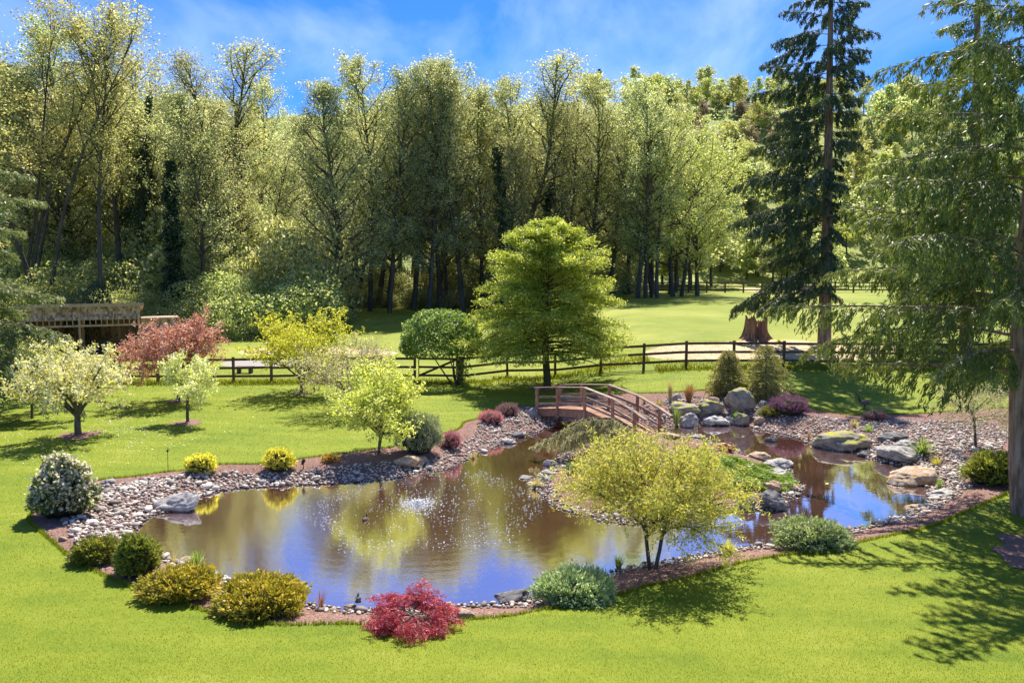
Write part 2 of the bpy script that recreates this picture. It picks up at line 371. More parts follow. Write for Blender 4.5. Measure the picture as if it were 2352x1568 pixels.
def lawnmat():
    m, t, N = M_new('lawn_grass')
    P = N('ShaderNodeTexCoord').outputs['Object']
    big = N('ShaderNodeTexNoise', {'Vector': P, 'Scale': .35, 'Detail': 6.0, 'Roughness': .6}).outputs[0]
    mid = N('ShaderNodeTexNoise', {'Vector': P, 'Scale': 3.2, 'Detail': 7.0, 'Roughness': .7}).outputs[0]
    fine = N('ShaderNodeTexNoise', {'Vector': P, 'Scale': 42.0, 'Detail': 6.0, 'Roughness': .75}).outputs[0]
    mp = N('ShaderNodeMapping', {'Vector': P, 'Rotation': (0, 0, R(14)), 'Scale': (.18, 1.9, 1)}).outputs[0]
    stripe = N('ShaderNodeTexNoise', {'Vector': mp, 'Scale': 1.0, 'Detail': 3.0}).outputs[0]
    f = mathn(N, 'ADD', mathn(N, 'MULTIPLY', big, .33), mathn(N, 'MULTIPLY', mid, .22))
    f = mathn(N, 'ADD', f, mathn(N, 'MULTIPLY', fine, .27))
    f = mathn(N, 'ADD', f, mathn(N, 'MULTIPLY', stripe, .18))
    sx = N('ShaderNodeSeparateXYZ', {0: N('ShaderNodeMapping', {'Vector': P, 'Rotation': (0, 0, R(12))}).outputs[0]}).outputs[1]
    mow = mathn(N, 'SINE', mathn(N, 'ADD', mathn(N, 'MULTIPLY', sx, 5.2), mathn(N, 'MULTIPLY', big, 5.0)))
    f = mathn(N, 'ADD', f, mathn(N, 'MULTIPLY', mow, .018))
    col = ramp(N, f, [(.34, (.080, .137, .009)), (.455, (.148, .200, .012)), (.55, (.204, .240, .017)), (.65, (.29, .30, .07))])
    y = N('ShaderNodeSeparateXYZ', {0: P}).outputs[1]
    far = N('ShaderNodeMapRange', {0: y, 1: 39.0, 2: 42.0}).outputs[0]
    pf = N('ShaderNodeTexNoise', {'Vector': P, 'Scale': .12, 'Detail': 7.0, 'Roughness': .65}).outputs[0]
    pm = N('ShaderNodeMapRange', {0: pf, 1: .45, 2: .66, 3: .1, 4: .75}).outputs[0]
    col = N('ShaderNodeMix', {0: mathn(N, 'MULTIPLY', far, pm), 6: col, 7: (.34, .34, .07, 1)}, data_type='RGBA').outputs[2]
    hill = N('ShaderNodeMapRange', {0: y, 1: 100.0, 2: 112.0}).outputs[0]
    hc = ramp(N, pf, [(.35, (.14, .18, .04)), (.6, (.28, .31, .07)), (.75, (.36, .33, .13))])
    col = N('ShaderNodeMix', {0: hill, 6: col, 7: hc}, data_type='RGBA').outputs[2]
    nb = mathn(N, 'ADD', mathn(N, 'MULTIPLY', fine, .5), mathn(N, 'MULTIPLY', mid, .6))
    bp = N('ShaderNodeBump', {'Height': nb, 'Strength': .6, 'Distance': .04}).outputs[0]
    pb = N('ShaderNodeBsdfPrincipled', {'Base Color': col, 'Roughness': .8, 'Normal': bp, 'Specular IOR Level': .2, 'Sheen Weight': .0})
    N('ShaderNodeOutputMaterial', {0: pb.outputs[0]}); return m
MT['lawn'] = lawnmat()
FC = plane(960, 1158)
def watermat():
    m, t, N = M_new('pond_water')
    P = N('ShaderNodeTexCoord').outputs['Object']
    a = N('ShaderNodeTexNoise', {'Vector': N('ShaderNodeMapping', {'Vector': P, 'Scale': (1, 2.6, 1)}).outputs[0], 'Scale': 2.2, 'Detail': 3.0, 'Roughness': .5}).outputs[0]
    b = N('ShaderNodeTexNoise', {'Vector': N('ShaderNodeMapping', {'Vector': P, 'Scale': (1, 1.8, 1)}).outputs[0], 'Scale': 12.0, 'Detail': 3.0}).outputs[0]
    v = N('ShaderNodeVectorMath', {0: P, 1: (float(FC[0]), float(FC[1]), 0)}, operation='SUBTRACT').outputs[0]
    ln = N('ShaderNodeVectorMath', {0: v}, operation='LENGTH').outputs['Value']
    nearf = N('ShaderNodeMapRange', {0: ln, 1: .5, 2: 7.5, 3: 1.0, 4: .04}).outputs[0]
    ringw = mathn(N, 'MULTIPLY', mathn(N, 'SINE', mathn(N, 'MULTIPLY', ln, 19.0)), .35)
    h = mathn(N, 'ADD', mathn(N, 'MULTIPLY', a, .28), mathn(N, 'MULTIPLY', mathn(N, 'ADD', mathn(N, 'MULTIPLY', b, .7), mathn(N, 'MULTIPLY', ringw, .25)), nearf))
    bp = N('ShaderNodeBump', {'Height': h, 'Strength': .22, 'Distance': .014}).outputs[0]
    sil = N('ShaderNodeTexNoise', {'Vector': P, 'Scale': .6, 'Detail': 4.0}).outputs[0]
    col = ramp(N, sil, [(.3, (.12, .05, .034)), (.7, (.165, .074, .05))])
    fc = N('ShaderNodeLayerWeight', {'Blend': .5}).outputs['Facing']
    fac = N('ShaderNodeMapRange', {0: fc, 1: .20, 2: .80, 3: .36, 4: .80}).outputs[0]
    df = N('ShaderNodeBsdfDiffuse', {'Color': col})
    gl = N('ShaderNodeBsdfGlossy', {'Color': (1, 1, 1, 1), 'Roughness': .02, 'Normal': bp})
    mx = N('ShaderNodeMixShader', {0: fac, 1: df.outputs[0], 2: gl.outputs[0]})
    N('ShaderNodeOutputMaterial', {0: mx.outputs[0]}); return m
MT['water'] = watermat()

# ------------------------------------------------------------------ ground
BED = [(235,1101),(307,1094),(396,1082),(429,1080),(497,1067),(605,1065),(675,1055),(790,1041),(857,1031),(918,1023),(1008,999),(1052,986),(1069,969),(1102,960),(1143,936),(1193,932),(1238,930),(1290,922),(1350,912),
       (1413,904),(1463,903),(1528,902),(1561,900),(1602,897),(1669,891),(1740,885),(1800,892),(1858,935),(1898,945),(1965,954),(1999,952),(2108,950),(2220,942),(2330,938),(2420,960),(2440,1050),(2400,1105),(2352,1122),(2316,1132),
       (2226,1172),(2126,1212),(1976,1244),(1945,1262),(1880,1272),(1821,1272),(1701,1292),(1576,1327),(1476,1347),(1416,1367),(1350,1390),(1251,1399),(1176,1413),(1086,1421),(1011,1436),(936,1439),(849,1437),(811,1431),(740,1433),
       (666,1434),(590,1432),(490,1408),(400,1380),(325,1357),(220,1312),(165,1282),(130,1252),(85,1212),(66,1192),(90,1160),(140,1130),(190,1112)]
BED = catmull([hit(*p)[:2] for p in BED], .22)
def blob(pts, step=.6): return catmull([hit(*p)[:2] for p in pts], step)
DIRT = blob([(1478,812),(1510,797),(1600,789),(1680,783),(1750,780),(1820,781),(1900,786),(1990,790),(2080,800),(2000,822),(1900,830),(1800,828),(1690,826),(1600,826),(1520,824)])
GRAV = blob([(505,834),(560,826),(660,824),(740,826),(740,842),(620,843),(530,842)])
TRACK = blob([(545,808),(600,800),(690,797),(800,800),(900,806),(900,815),(780,812),(650,811),(590,817)])
SAND = blob([(1700,664),(1780,661),(1880,657),(1905,661),(1860,672),(1760,671)], 1)
HARD = [('mulch_bed', BED), ('bare_dirt_ground', DIRT), ('gravel_drive', GRAV), ('dirt_track', TRACK), ('sandy_path', SAND)]
def build_ground():
    pts = []; edges = []
    for nm, Q in HARD:
        o = len(pts); n = len(Q); pts += [tuple(q) for q in Q]; edges += [(o + i, o + (i + 1) % n) for i in range(n)]
    allq = [Q for _, Q in HARD]
    def grid(x0, x1, y0, y1, st, ex=None):
        X, Y = np.meshgrid(np.arange(x0, x1, st), np.arange(y0, y1, st)); X = X.ravel() + .013; Y = Y.ravel() + .017
        k = np.ones(len(X), bool)
        if ex: k &= ~((X > ex[0] - .3 * st) & (X < ex[1]) & (Y > ex[2] - .3 * st) & (Y < ex[3]))
        X, Y = X[k], Y[k]
        d = np.min([pdist(Q, X, Y) for Q in allq], axis=0)
        k = d > min(st * .4, .3); return list(zip(X[k], Y[k]))
    E1 = (-12, 16, 12.5, 37); E2 = (-40, 44, 5, 62); E3 = (-130, 130, 2, 130)
    pts += grid(E1[0], E1[1], E1[2], E1[3], .24)
    pts += grid(E2[0], E2[1], E2[2], E2[3], .9, E1)
    pts += grid(E3[0], E3[1], E3[2], E3[3], 4, E2)
    pts += grid(-330, 330, -30, 420, 12, E3)
    v, e, f, *_ = delaunay_2d_cdt([Vector(p) for p in pts], edges, [], 0, 1e-4)
    V = np.array([(a.x, a.y) for a in v]); T = np.array([t for t in f if len(t) == 3])
    S = wsdf(V[:, 0], V[:, 1]); Z = terr(V[:, 0], V[:, 1], S)
    C = V[T].mean(1); lab = np.zeros(len(T), int)
    for i, (nm, Q) in enumerate(HARD): lab[inside(Q, C[:, 0], C[:, 1])] = i + 1
    lab[(lab == 1) & (S[T].max(1) < -.25)] = 9
    V3 = np.column_stack([V, Z])
    for i, nm, mt in ((0, 'lawn', 'lawn'), (1, 'mulch_bed', 'mulch'), (2, 'bare_dirt_ground', 'dirt'), (3, 'gravel_drive', 'gravel'), (4, 'dirt_track', 'dirt'), (5, 'sandy_path', 'dirt'), (9, 'pond_bottom', 'mud')):
        t = T[lab == i]
        if not len(t): continue
        u, inv = np.unique(t, return_inverse=True)
        vv = V3[u].copy()
        if i == 0: vv[:, 2] += .0
        put(nm, mesh(nm, vv, tris=inv.reshape(-1, 3), smooth=True), mat=MT[mt], kind='structure')
build_ground()
# water sheet
Q = POND; wq = []
cen = Q.mean(0)
g = np.array([(x, y) for x in np.arange(-14, 17, .5) for y in np.arange(12, 37, .5)])
gi = (wsdf(g[:, 0], g[:, 1]) < .9)
idx = {}; vv = []; qq = []
for k, (x, y) in enumerate(g):
    if not gi[k]: continue
    c = []
    for dx, dy in ((-.25, -.25), (.25, -.25), (.25, .25), (-.25, .25)):
        key = (round((x + dx) * 4), round((y + dy) * 4))
        if key not in idx: idx[key] = len(vv); vv.append((key[0] / 4, key[1] / 4, .0))
        c.append(idx[key])
    qq.append(c)
put('pond_water', mesh('pond_water', vv, quads=qq, smooth=True), mat=MT['water'], kind='structure')

# ------------------------------------------------------------------ stones
def rock_mesh(name, seed, sub=3, amp=.22, flat=.15, angular=0.0):
    g = np.random.default_rng(seed); n = 2 ** sub
    lin = np.linspace(-1, 1, n + 1); V = []; Q = []; idx = {}
    def vid(p):
        k = tuple(np.round(p, 4))
        if k not in idx: idx[k] = len(V); V.append(p)
        return idx[k]
    for ax in range(3):
        for s in (-1, 1):
            for i in range(n):
                for j in range(n):
                    c = []
                    for a, b in ((0, 0), (1, 0), (1, 1), (0, 1)):
                        p = np.zeros(3); p[ax] = s; p[(ax + 1) % 3] = lin[i + a]; p[(ax + 2) % 3] = lin[j + b]; c.append(vid(p))
                    Q.append(c if s > 0 else c[::-1])
    V = np.array(V); V /= np.linalg.norm(V, axis=1)[:, None]
    d = np.ones(len(V))
    for _ in range(7):
        k = g.normal(size=3) * g.uniform(1, 3.2); d += amp / 3 * np.sin(V @ k + g.uniform(0, 6))
    V = V * d[:, None]
    for _ in range(int(5 + 6 * angular)):
        nrm = g.normal(size=3); nrm /= np.linalg.norm(nrm); h = g.uniform(.62, .9) - .15 * angular
        t = V @ nrm; V -= np.maximum(t - h, 0)[:, None] * nrm * .85
    if sub >= 4:
        nm = V / (np.linalg.norm(V, axis=1)[:, None] + 1e-9); o_ = Vector((seed * 3.1, seed * 1.7, 0))
        dd = np.array([mnoise.fractal(Vector(v) * 1.7 + o_, .7, 2.1, 5) for v in V]); V = V + nm * (dd * .17)[:, None]
    V[:, 2] = np.maximum(V[:, 2], -1 + flat)
    return mesh(name, V, quads=Q, smooth=True, rnd=np.zeros(len(Q)))
def boulder(px, py, wpx, hpx, seed, mat, label, name='boulder', amp=.22, ang=.4, rz=None, dep=.75, tilt=0, grp=None, zoff=None):
    p = hit(px, py); d = p[1]; wd = wpx * d / F; dp = wd * dep
    app = hpx * d / F; k = CH / d
    h = max(app - dp * k * .78, .3 * wd)
    me = rock_mesh(name, seed, 4 if wpx > 25 else 3, amp, angular=ang)
    y = d + dp * .45
    z = max(tz(p[0], y), -.05) if zoff is None else zoff
    o = put(name, me, mat=MT[mat])
    o.location = (atd(px, y), y, z + h * .30)
    o.scale = (wd / 2 * 1.15, dp / 2 * 1.1, h * .74)
    o.rotation_euler = (0, tilt, rz if rz is not None else random.uniform(-.25, .25))
    return prop(o, label, 'rock' if wpx < 40 else 'boulder', grp)
BOULD = [
 (410,1182,80,50,1,'rock','large grey boulder sloping into the pond at the end of the cobble bank',.3,-.25),
 (250,1112,30,15,2,'rock','pale grey stone on the mulch beside the white flowering bush',.1,0),
 (143,1244,20,16,3,'rock_warm','small squarish brown stone alone on the bare soil left of the clipped shrubs',.5,0),
 (1178,1387,92,52,4,'rock_dark','wedge shaped dark boulder with pale top just left of the silvery shrub',.7,-.2),
 (1065,1420,52,34,5,'rock_warm','cream and brown rock at the right of the crimson dwarf maple',.5,0),
 (945,1079,78,22,6,'rock_warm','flat brown slab lying at the shore below the grey juniper',.3,0),
 (985,1080,18,12,61,'rock','small rounded stone at the right end of the flat brown slab',.3,0),
 (1206,1109,34,15,7,'rock','flat pale stone standing alone in the water left of the island',.1,0),
 (1263,1074,34,24,8,'rock','uppermost of the pale rocks at the left tip of the island',.3,0),
 (1256,1094,32,18,9,'rock','smooth oval rock between two others on the left island tip',.1,0),
 (1253,1110,28,20,10,'rock','small grey rock behind the straw coloured tuft on the island tip',.2,0),
 (1770,1172,62,56,11,'rock_dark','tall pointed grey and white boulder in the water off the right island tip',.8,0),
 (1714,1171,40,34,12,'rock_dark','rounded grey brown boulder just left of the pointed boulder at the island shore',.4,0),
 (1776,1134,46,32,13,'rock_warm','tan rock behind the pointed boulder among the creeping juniper',.5,0),
 (1814,1126,38,22,14,'rock_warm','low brown rock at the right end of the creeping juniper',.2,0),
 (1742,1056,44,22,15,'rock_warm','arched brown stone on the pebbles at the back of the island',.2,0),
 (1771,1047,26,20,16,'rock_dark','small dark and white stone at the water behind the island',.4,0),
 (1790,1077,56,24,17,'rock','large smooth grey stone on the back shore of the island beside straw grass',.2,0),
 (1785,1093,48,22,18,'rock','low grey stone just before the large smooth one on the back island shore',.3,0),
 (1574,962,70,27,19,'rock_moss','long rock with yellow moss on top behind the green iris clump',.2,0),
 (1630,963,66,38,20,'rock_moss','broad dark grey rock with orange moss between two others behind the pond',.3,0),
 (1694,950,68,46,21,'rock_moss','tallest mossy green boulder under the twin hemlock bushes',.6,0),
 (1584,987,40,38,22,'rock','upright rounded rock at the waterline beside the green iris clump',.3,0),
 (1647,981,62,30,23,'rock','white topped triangular rock at the back waterline',.6,0),
 (1705,979,38,32,24,'rock_moss','rough brown rock at the waterline right of the pale iris',.4,0),
 (1677,974,20,18,25,'rock','small round rock below the pale iris',.2,0),
 (1746,975,22,20,26,'rock_warm','small tan rock where the back pebble beach begins',.3,0),
 (1553,920,24,20,27,'rock','small rock between the two dry grass clumps',.3,0),
 (1756,942,20,20,28,'rock','pale round rock left of the purple heather',.3,0),
 (1746,955,18,16,29,'rock','grey rock below the pale round one left of the purple heather',.3,0),
 (1640,925,20,14,30,'rock_warm','small pale stone in the mulch right of the reddish grass clump',.3,0),
 (1924,1037,116,40,31,'rock_moss','very large rounded grey boulder with yellow lichen at the back shore',.2,0),
 (2056,1013,54,22,32,'rock_dark','dark flat boulder among the shaded pebbles behind the young larch sapling',.2,0),
 (2090,1034,46,26,33,'rock','grey boulder beside the bright green fern',.3,0),
 (1984,1050,30,16,34,'rock_dark','dark low rock at the water right of the very large boulder',.2,0),
 (2070,1067,108,38,35,'rock','long flat grey slab reaching along the right shore',.3,.1),
 (2086,1132,96,54,36,'rock_warm','large ochre and cream boulder at the right shore of the pond',.3,0),
 (2130,1098,30,20,37,'rock_warm','pinkish rock just behind the large ochre boulder',.3,0),
 (2168,1144,64,22,38,'rock','flat pale slab on the pebbles below the large ochre boulder',.2,0),
 (2100,1171,44,18,39,'rock_warm','low brown stone at the waterline near the clipped silver mound',.3,0),
 (436,1296,46,18,40,'rock_warm','pale flat rock behind the white green reeds',.2,0),
 (1166,1022,30,16,41,'rock','pale stone at the water end of the pebble beach left of the bridge',.2,0),
 (1190,1006,34,16,42,'rock_dark','shaded flat stone in the water left of the bridge',.2,0),
 (1226,960,24,22,43,'rock','light rock under the left end of the bridge',.4,0),
 (1300,918,30,12,44,'rock','flat rock at the left landing of the bridge',.2,0),
 (806,1400,34,16,45,'rock_warm','tan rock carrying the small stone figure at the near shore',.3,0),
 (765,1405,26,13,46,'rock_warm','pale rock between the clipped golden shrub and the stone figure',.2,0),
 (1440,1312,20,14,47,'rock_warm','small stone at the foot of the green iris near the silvery shrub',.2,0),
 (1545,1008,40,14,48,'rock_warm','flat stone at the island landing of the bridge',.1,0),
 (1600,1008,34,14,49,'rock','pale flat stone on the back edge of the island near the bridge',.1,0),
]
for px, py, wp, hp, sd_, mt, lb, ang, tl in BOULD: boulder(px, py, wp, hp, sd_, mt, lb, ang=ang, tilt=tl, name='boulder' if wp >= 40 else 'rock')

# cobbles
def zone(pts): return np.array([hit(*p)[:2] for p in pts])
ZL = zone([(235,1117),(296,1108),(360,1097),(396,1092),(480,1088),(538,1083),(588,1088),(672,1086),(790,1070),(860,1064),(924,1058),(992,1052),(1045,1026),(1085,1004),(1100,976),(1146,957),(1193,940),(1237,936),(1262,945),(1270,990),
            (1176,1030),(1092,1055),(965,1095),(790,1118),(560,1130),(400,1200),(330,1240),(290,1270),(190,1262),(160,1235),(145,1200),(217,1128)])
ZR = zone([(1440,925),(1500,932),(1545,905),(1640,915),(1700,930),(1760,925),(1812,958),(1870,955),(1930,963),(2010,966),(2108,968),(2250,965),(2330,985),(2300,1030),(2215,1040),(2215,1108),(2240,1116),(2186,1150),(2120,1180),(2130,1110),(2060,1080),(1990,1060),
            (1860,1040),(1800,1010),(1700,990),(1520,990),(1440,985)])
SHAPES = [rock_mesh('pebble_shape', 200 + i, 1, .14, .0) for i in range(6)]
_p = (1 + 5 ** .5) / 2
IV = np.array([(-1, _p, 0), (1, _p, 0), (-1, -_p, 0), (1, -_p, 0), (0, -1, _p), (0, 1, _p), (0, -1, -_p), (0, 1, -_p), (_p, 0, -1), (_p, 0, 1), (-_p, 0, -1), (-_p, 0, 1)]) / math.sqrt(1 + _p * _p)
SQ = np.array([(0, 11, 5), (0, 5, 1), (0, 1, 7), (0, 7, 10), (0, 10, 11), (1, 5, 9), (5, 11, 4), (11, 10, 2), (10, 7, 6), (7, 1, 8), (3, 9, 4), (3, 4, 2), (3, 2, 6), (3, 6, 8), (3, 8, 9), (4, 9, 5), (2, 4, 11), (6, 2, 10), (8, 6, 7), (9, 8, 1)])
SV = [IV * rng.uniform(.88, 1.14, 12)[:, None] for _ in range(6)]
X, Y = np.meshgrid(np.arange(-14, 18, .088), np.arange(12.5, 37, .088)); X = X.ravel(); Y = Y.ravel()
X = X + rng.uniform(-.045, .045, len(X)); Y = Y + rng.uniform(-.045, .045, len(Y))
S = wsdf(X, Y); ii = inside(ISLE, X, Y)
k = (S > -.12) & (S < 7)
X, Y, S, ii = X[k], Y[k], S[k], ii[k]
wid = .30 + .12 * np.sin(X * 2.1) + .06 * np.sin(Y * 5)
inL = inside(ZL, X, Y); inR = inside(ZR, X, Y)
k = inside(BED, X, Y) & (inL | inR | (~ii & (S < wid)) | (ii & (S < .42 + .15 * np.sin(X * 3))))
big = (X < -5.2) | ((X > 8.5) & (Y < 26))
size = np.where(big, rng.uniform(.038, .070, len(X)), rng.uniform(.032, .056, len(X)))
size = np.where(rng.random(len(X)) < .06, size * rng.uniform(1.3, 2.1, len(X)), size * rng.choice([.7, .85, 1.0], len(X)))
keep = k & (rng.random(len(X)) < np.where(big, .85, .9) * np.where(Y > 24, .8, 1))
X, Y, S, size = X[keep], Y[keep], S[keep], size[keep]
Z = terr(X, Y, S) + size * .3 + rng.uniform(0, .02, len(X))
vis = size / Y * (np.abs(X / Y) < .62)
order = np.argsort(-vis); N1 = 300
vs = []; qs = []; rs = []; off = 0
for r_, i in enumerate(order):
    s = size[i]; sx, sy, sz = s * random.uniform(.9, 1.35), s * random.uniform(.75, 1.05), s * random.uniform(.5, .8)
    if r_ < N1:
        o = put('cobblestone', SHAPES[r_ % 6], mat=MT['cobble']); o.location = (X[i], Y[i], Z[i]); o.scale = (sx, sy, sz)
        o.rotation_euler = (random.uniform(-.3, .3), random.uniform(-.3, .3), random.uniform(0, 6.28))
        prop(o, 'smooth rounded river cobble on the pebble bank beside the pond', 'cobble', 'rounded river cobbles of the pond bank')
    else:
        a = random.uniform(0, 6.28); c_, s_ = math.cos(a), math.sin(a)
        v = SV[i % 6] * (sx, sy, sz); t_ = random.uniform(-.35, .35)
        v = np.column_stack([v[:, 0] * c_ - v[:, 1] * s_, v[:, 0] * s_ + v[:, 1] * c_, v[:, 2] + v[:, 0] * t_]) + (X[i], Y[i], Z[i])
        vs.append(v); qs.append(SQ + off); rs.append(np.full(len(SQ), random.random())); off += len(v)
put('river_pebbles', mesh('river_pebbles', np.concatenate(vs), tris=np.concatenate(qs), rnd=np.concatenate(rs), smooth=True), mat=MT['cobble'],
    kind='stuff', label='pale rounded river pebbles banked along the pond shore', cat='pebbles')
print('stones', len(order))

# mulch chips : small bark pieces that give the bed relief
X = rng.uniform(-13, 17, 90000); Y = rng.uniform(12.5, 37, 90000)
k = inside(BED, X, Y); X, Y = X[k], Y[k]; S = wsdf(X, Y); k = S > .3; X, Y, S = X[k], Y[k], S[k]
P = np.column_stack([X, Y, terr(X, Y, S) + .012])
MT['chips'] = leafmat('bark_chips', (.09, .045, .034), (.32, .18, .145), c3=(.48, .34, .27), trans=.0, rough=.9)
put('bark_chips', leaf_mesh('bark_chips', P, .05, .45, up=3, D=np.column_stack([rng.normal(size=len(P)), rng.normal(size=len(P)), rng.normal(size=len(P)) * .3]), jit=.1), mat=MT['chips'],
    kind='stuff', label='loose bark mulch chips covering the planting bed', cat='mulch')

# ------------------------------------------------------------------ grass blades
def blades(name, X, Y, hgt, wid, mat, label, zo=None, cat='grass', lean=.5):
    N = len(X); z = terr(X, Y) if zo is None else zo
    a = rng.uniform(0, 6.28, N); h = hgt * rng.uniform(.6, 1.4, N); wv = wid * rng.uniform(.7, 1.3, N)
    dx, dy = np.cos(a) * wv, np.sin(a) * wv; b = rng.uniform(0, 6.28, N); l = lean * h * rng.random(N)
    P = np.stack([np.column_stack([X - dx, Y - dy, z - .01]), np.column_stack([X + dx, Y + dy, z - .01]), np.column_stack([X + np.cos(b) * l, Y + np.sin(b) * l, z + h])], 1).reshape(-1, 3)
    # patchy colour
    r = .5 + .5 * np.sin(X * .9 + 2 * np.sin(Y * .7)) * np.sin(Y * 1.3 + X * .3); r2 = .5 + .5 * np.sin(X * .31 + 1.7 * np.sin(Y * .23 + 1)) * np.cos(Y * .41 - X * .2); r = np.clip(.3 * r + .4 * r2 + .3 * rng.random(N), 0, 1) * .9
    r = np.where(rng.random(N) < .03, 1, r)
    return put(name, mesh(name, P, tris=np.arange(3 * N).reshape(-1, 3), rnd=r), mat=mat, kind='stuff', label=label, cat=cat)
N0 = 520000
d_ = 9.3 * (44 / 9.3) ** (rng.random(N0) ** 1.5); X = d_ * rng.uniform(-.68, .68, N0); Y = d_
k = ~inside(BED, X, Y) & (pdist(BED, X, Y) > .02); X, Y = X[k], Y[k]
X, Y = X[:265000], Y[:265000]
blades('lawn_grass_blades', X, Y, .009 + .0006 * Y, .0026 + .00028 * Y, MT['blade'], 'short mown bright green grass blades of the lawn')
# ragged turf edge along the bed
e = BED[(np.abs(BED[:, 0]) < 20)]
i_ = rng.integers(0, len(BED), 26000); nx = np.roll(BED, -1, 0)[i_]; t_ = rng.random(26000)[:, None]
E_ = BED[i_] * (1 - t_) + nx * t_ + rng.normal(size=(26000, 2)) * .025
blades('lawn_edge_grass', E_[:, 0], E_[:, 1], .065, .009, MT['blade'], 'ragged tufts of turf along the edge of the mulch bed')
# rough grass under the fence and petals on the lawn
X = rng.uniform(-21, 22, 14000); Y = 39.5 + rng.normal(size=14000) * .5 - .1 + np.where((X > 7), -1, np.where((X > -1), 1.2, 0))
blades('rough_fence_grass', X, Y, .14, .02, MT['blade'], 'longer uncut grass along the foot of the rail fence')
c = hit(240, 1000)
X = c[0] + rng.normal(size=900) * 1.9; Y = c[1] + rng.normal(size=900) * 2.4
P = np.column_stack([X, Y, terr(X, Y) + .03])
put('fallen_petals', leaf_mesh('fallen_petals', P, .045, .9, up=3), mat=MT['blossom'], kind='stuff', label='white fallen petals scattered over the lawn under the orchard trees', cat='petals')

# ------------------------------------------------------------------ tree growth
def unit(v): return v / (np.linalg.norm(v) + 1e-9)
def path(p, d, L_, k, bend=0., wob=.08, g=rng):
    P = np.empty((k + 1, 3)); P[0] = p; st = L_ / k; d = unit(np.array(d, float)); W = g.normal(size=(k, 3)) * wob
    for i in range(k):
        d = d + W[i]; d[2] += bend / k; d = unit(d); P[i + 1] = P[i] + d * st
    return P
def lerp(P, t):
    f = t * (len(P) - 1); i = min(int(f), len(P) - 2); u = f - i
    return P[i] * (1 - u) + P[i + 1] * u, unit(P[i + 1] - P[i])
GA = 2.39996
def kids(P, r, n, t0, t1, Lf, ang, k=4, bend=0., wob=.08, flat=1., rk=.55, g=rng, az=None):
    o = []; a0 = g.uniform(0, 6.28)
    for i in range(n):
        t = t0 + (t1 - t0) * (i + g.random()) / n
        p, T = lerp(P, t)
        ref = np.array([0, 0, 1.]) if abs(T[2]) < .9 else np.array([1., 0, 0])
        A = unit(np.cross(T, ref)); B = np.cross(T, A)
        if az is None: a = a0 + GA * i + g.normal() * .3
        else: a = az(i) + g.normal() * .25
        pr = A * math.cos(a) + B * math.sin(a); pr[2] *= flat
        an = ang(t) if callable(ang) else ang; an = an + g.normal() * .12
        d = T * math.cos(an) + unit(pr) * math.sin(an)
        Ln = (Lf(t) if callable(Lf) else Lf) * g.uniform(.75, 1.2)
        rr = max((r * (1 - .75 * t)) * rk, .004)
        q = path(p, d, Ln, k, bend, wob, g)
        o.append((q, rr, t))
    return o
def taper(P, r, e=.25): return (P, r * np.linspace(1, e, len(P)))
def samp(paths, m, spread, g=rng, tmin=.15):
    P = []; D = []
    for q in paths:
        n = len(q) - 1; f = g.uniform(tmin, 1, m) * n; i = np.minimum(f.astype(int), n - 1); u = (f - i)[:, None]
        P.append(q[i] * (1 - u) + q[i + 1] * u); d = q[i + 1] - q[i]; D.append(d / (np.linalg.norm(d, axis=1)[:, None] + 1e-9))
    P = np.concatenate(P); D = np.concatenate(D)
    return P + g.normal(size=P.shape) * spread, D
def wood(name, sets):
    V = []; Q = []; o = 0
    for paths, n in sets:
        if not paths: continue
        v, q = tube_np(paths, n); V.append(v); Q.append(q + o); o += len(v)
    return mesh(name, np.concatenate(V), quads=np.concatenate(Q), smooth=True)

# ---- deciduous forest variants, unit height 20 m
def forest_tree(seed, H=20, crown0=.25, wide=3.6, nl=34, leaves=20000, lsize=.135, up=.55, multi=1, lean=.03, dens=1.0, profile=None, spread=.20, trunk_r=.21):
    g = np.random.default_rng(seed); W = []; L2 = []; TW = []; Tr = []
    for m_ in range(multi):
        a = g.uniform(0, 6.28); off = np.array([math.cos(a), math.sin(a), 0]) * (.0 if multi == 1 else .35)
        d = np.array([math.cos(a) * (lean if multi == 1 else .13), math.sin(a) * (lean if multi == 1 else .13), 1])
        P = path(off, d, H * g.uniform(.88, 1) if m_ else H, 12, .15, .045, g); P[:, 2] *= H / P[-1, 2] if not m_ else 1
        r = trunk_r * (1 if m_ == 0 else .8); Tr.append(taper(P, r, .10))
        pf = profile or (lambda t: wide * (.25 + 1.0 * math.sin(math.pi * min(1, (1 - t) / (1 - crown0)) ** .75 * .86) ** .9))
        lim = kids(P, r, nl // multi, crown0, .97, pf, lambda t: 1.15 - up * t, 5, .35, .10, g=g, rk=.62)
        for q, rr, t in lim:
            W.append(taper(q, rr))
            Ln = np.linalg.norm(q[-1] - q[0])
            tw = kids(q, rr, 9, .2, .98, lambda s: Ln * .42 * (1.15 - s * .5), .8, 3, .15, .16, g=g, rk=.5)
            for q2, r2, _ in tw: L2.append(taper(q2, r2, .3)); TW.append(q2)
        TW += [P[-3:]]
    m = max(1, leaves // len(TW))
    Pp, D = samp(TW, m, spread, g, .35)
    rnd = g.random(len(Pp))
    return wood('trunk', [(Tr, 7), (W, 5), (L2, 3)]), leaf_mesh('crown', Pp, lsize, .62, g=g, rnd=rnd)
FV = {}
FV['alder'] = [forest_tree(11, wide=3.3, crown0=.2, nl=40, leaves=17500), forest_tree(12, wide=2.9, crown0=.16, nl=40, leaves=16000, up=.7), forest_tree(13, wide=3.7, crown0=.24, nl=42, leaves=18500, multi=2), forest_tree(14, wide=4.1, crown0=.22, nl=38, leaves=20000, up=.45)]
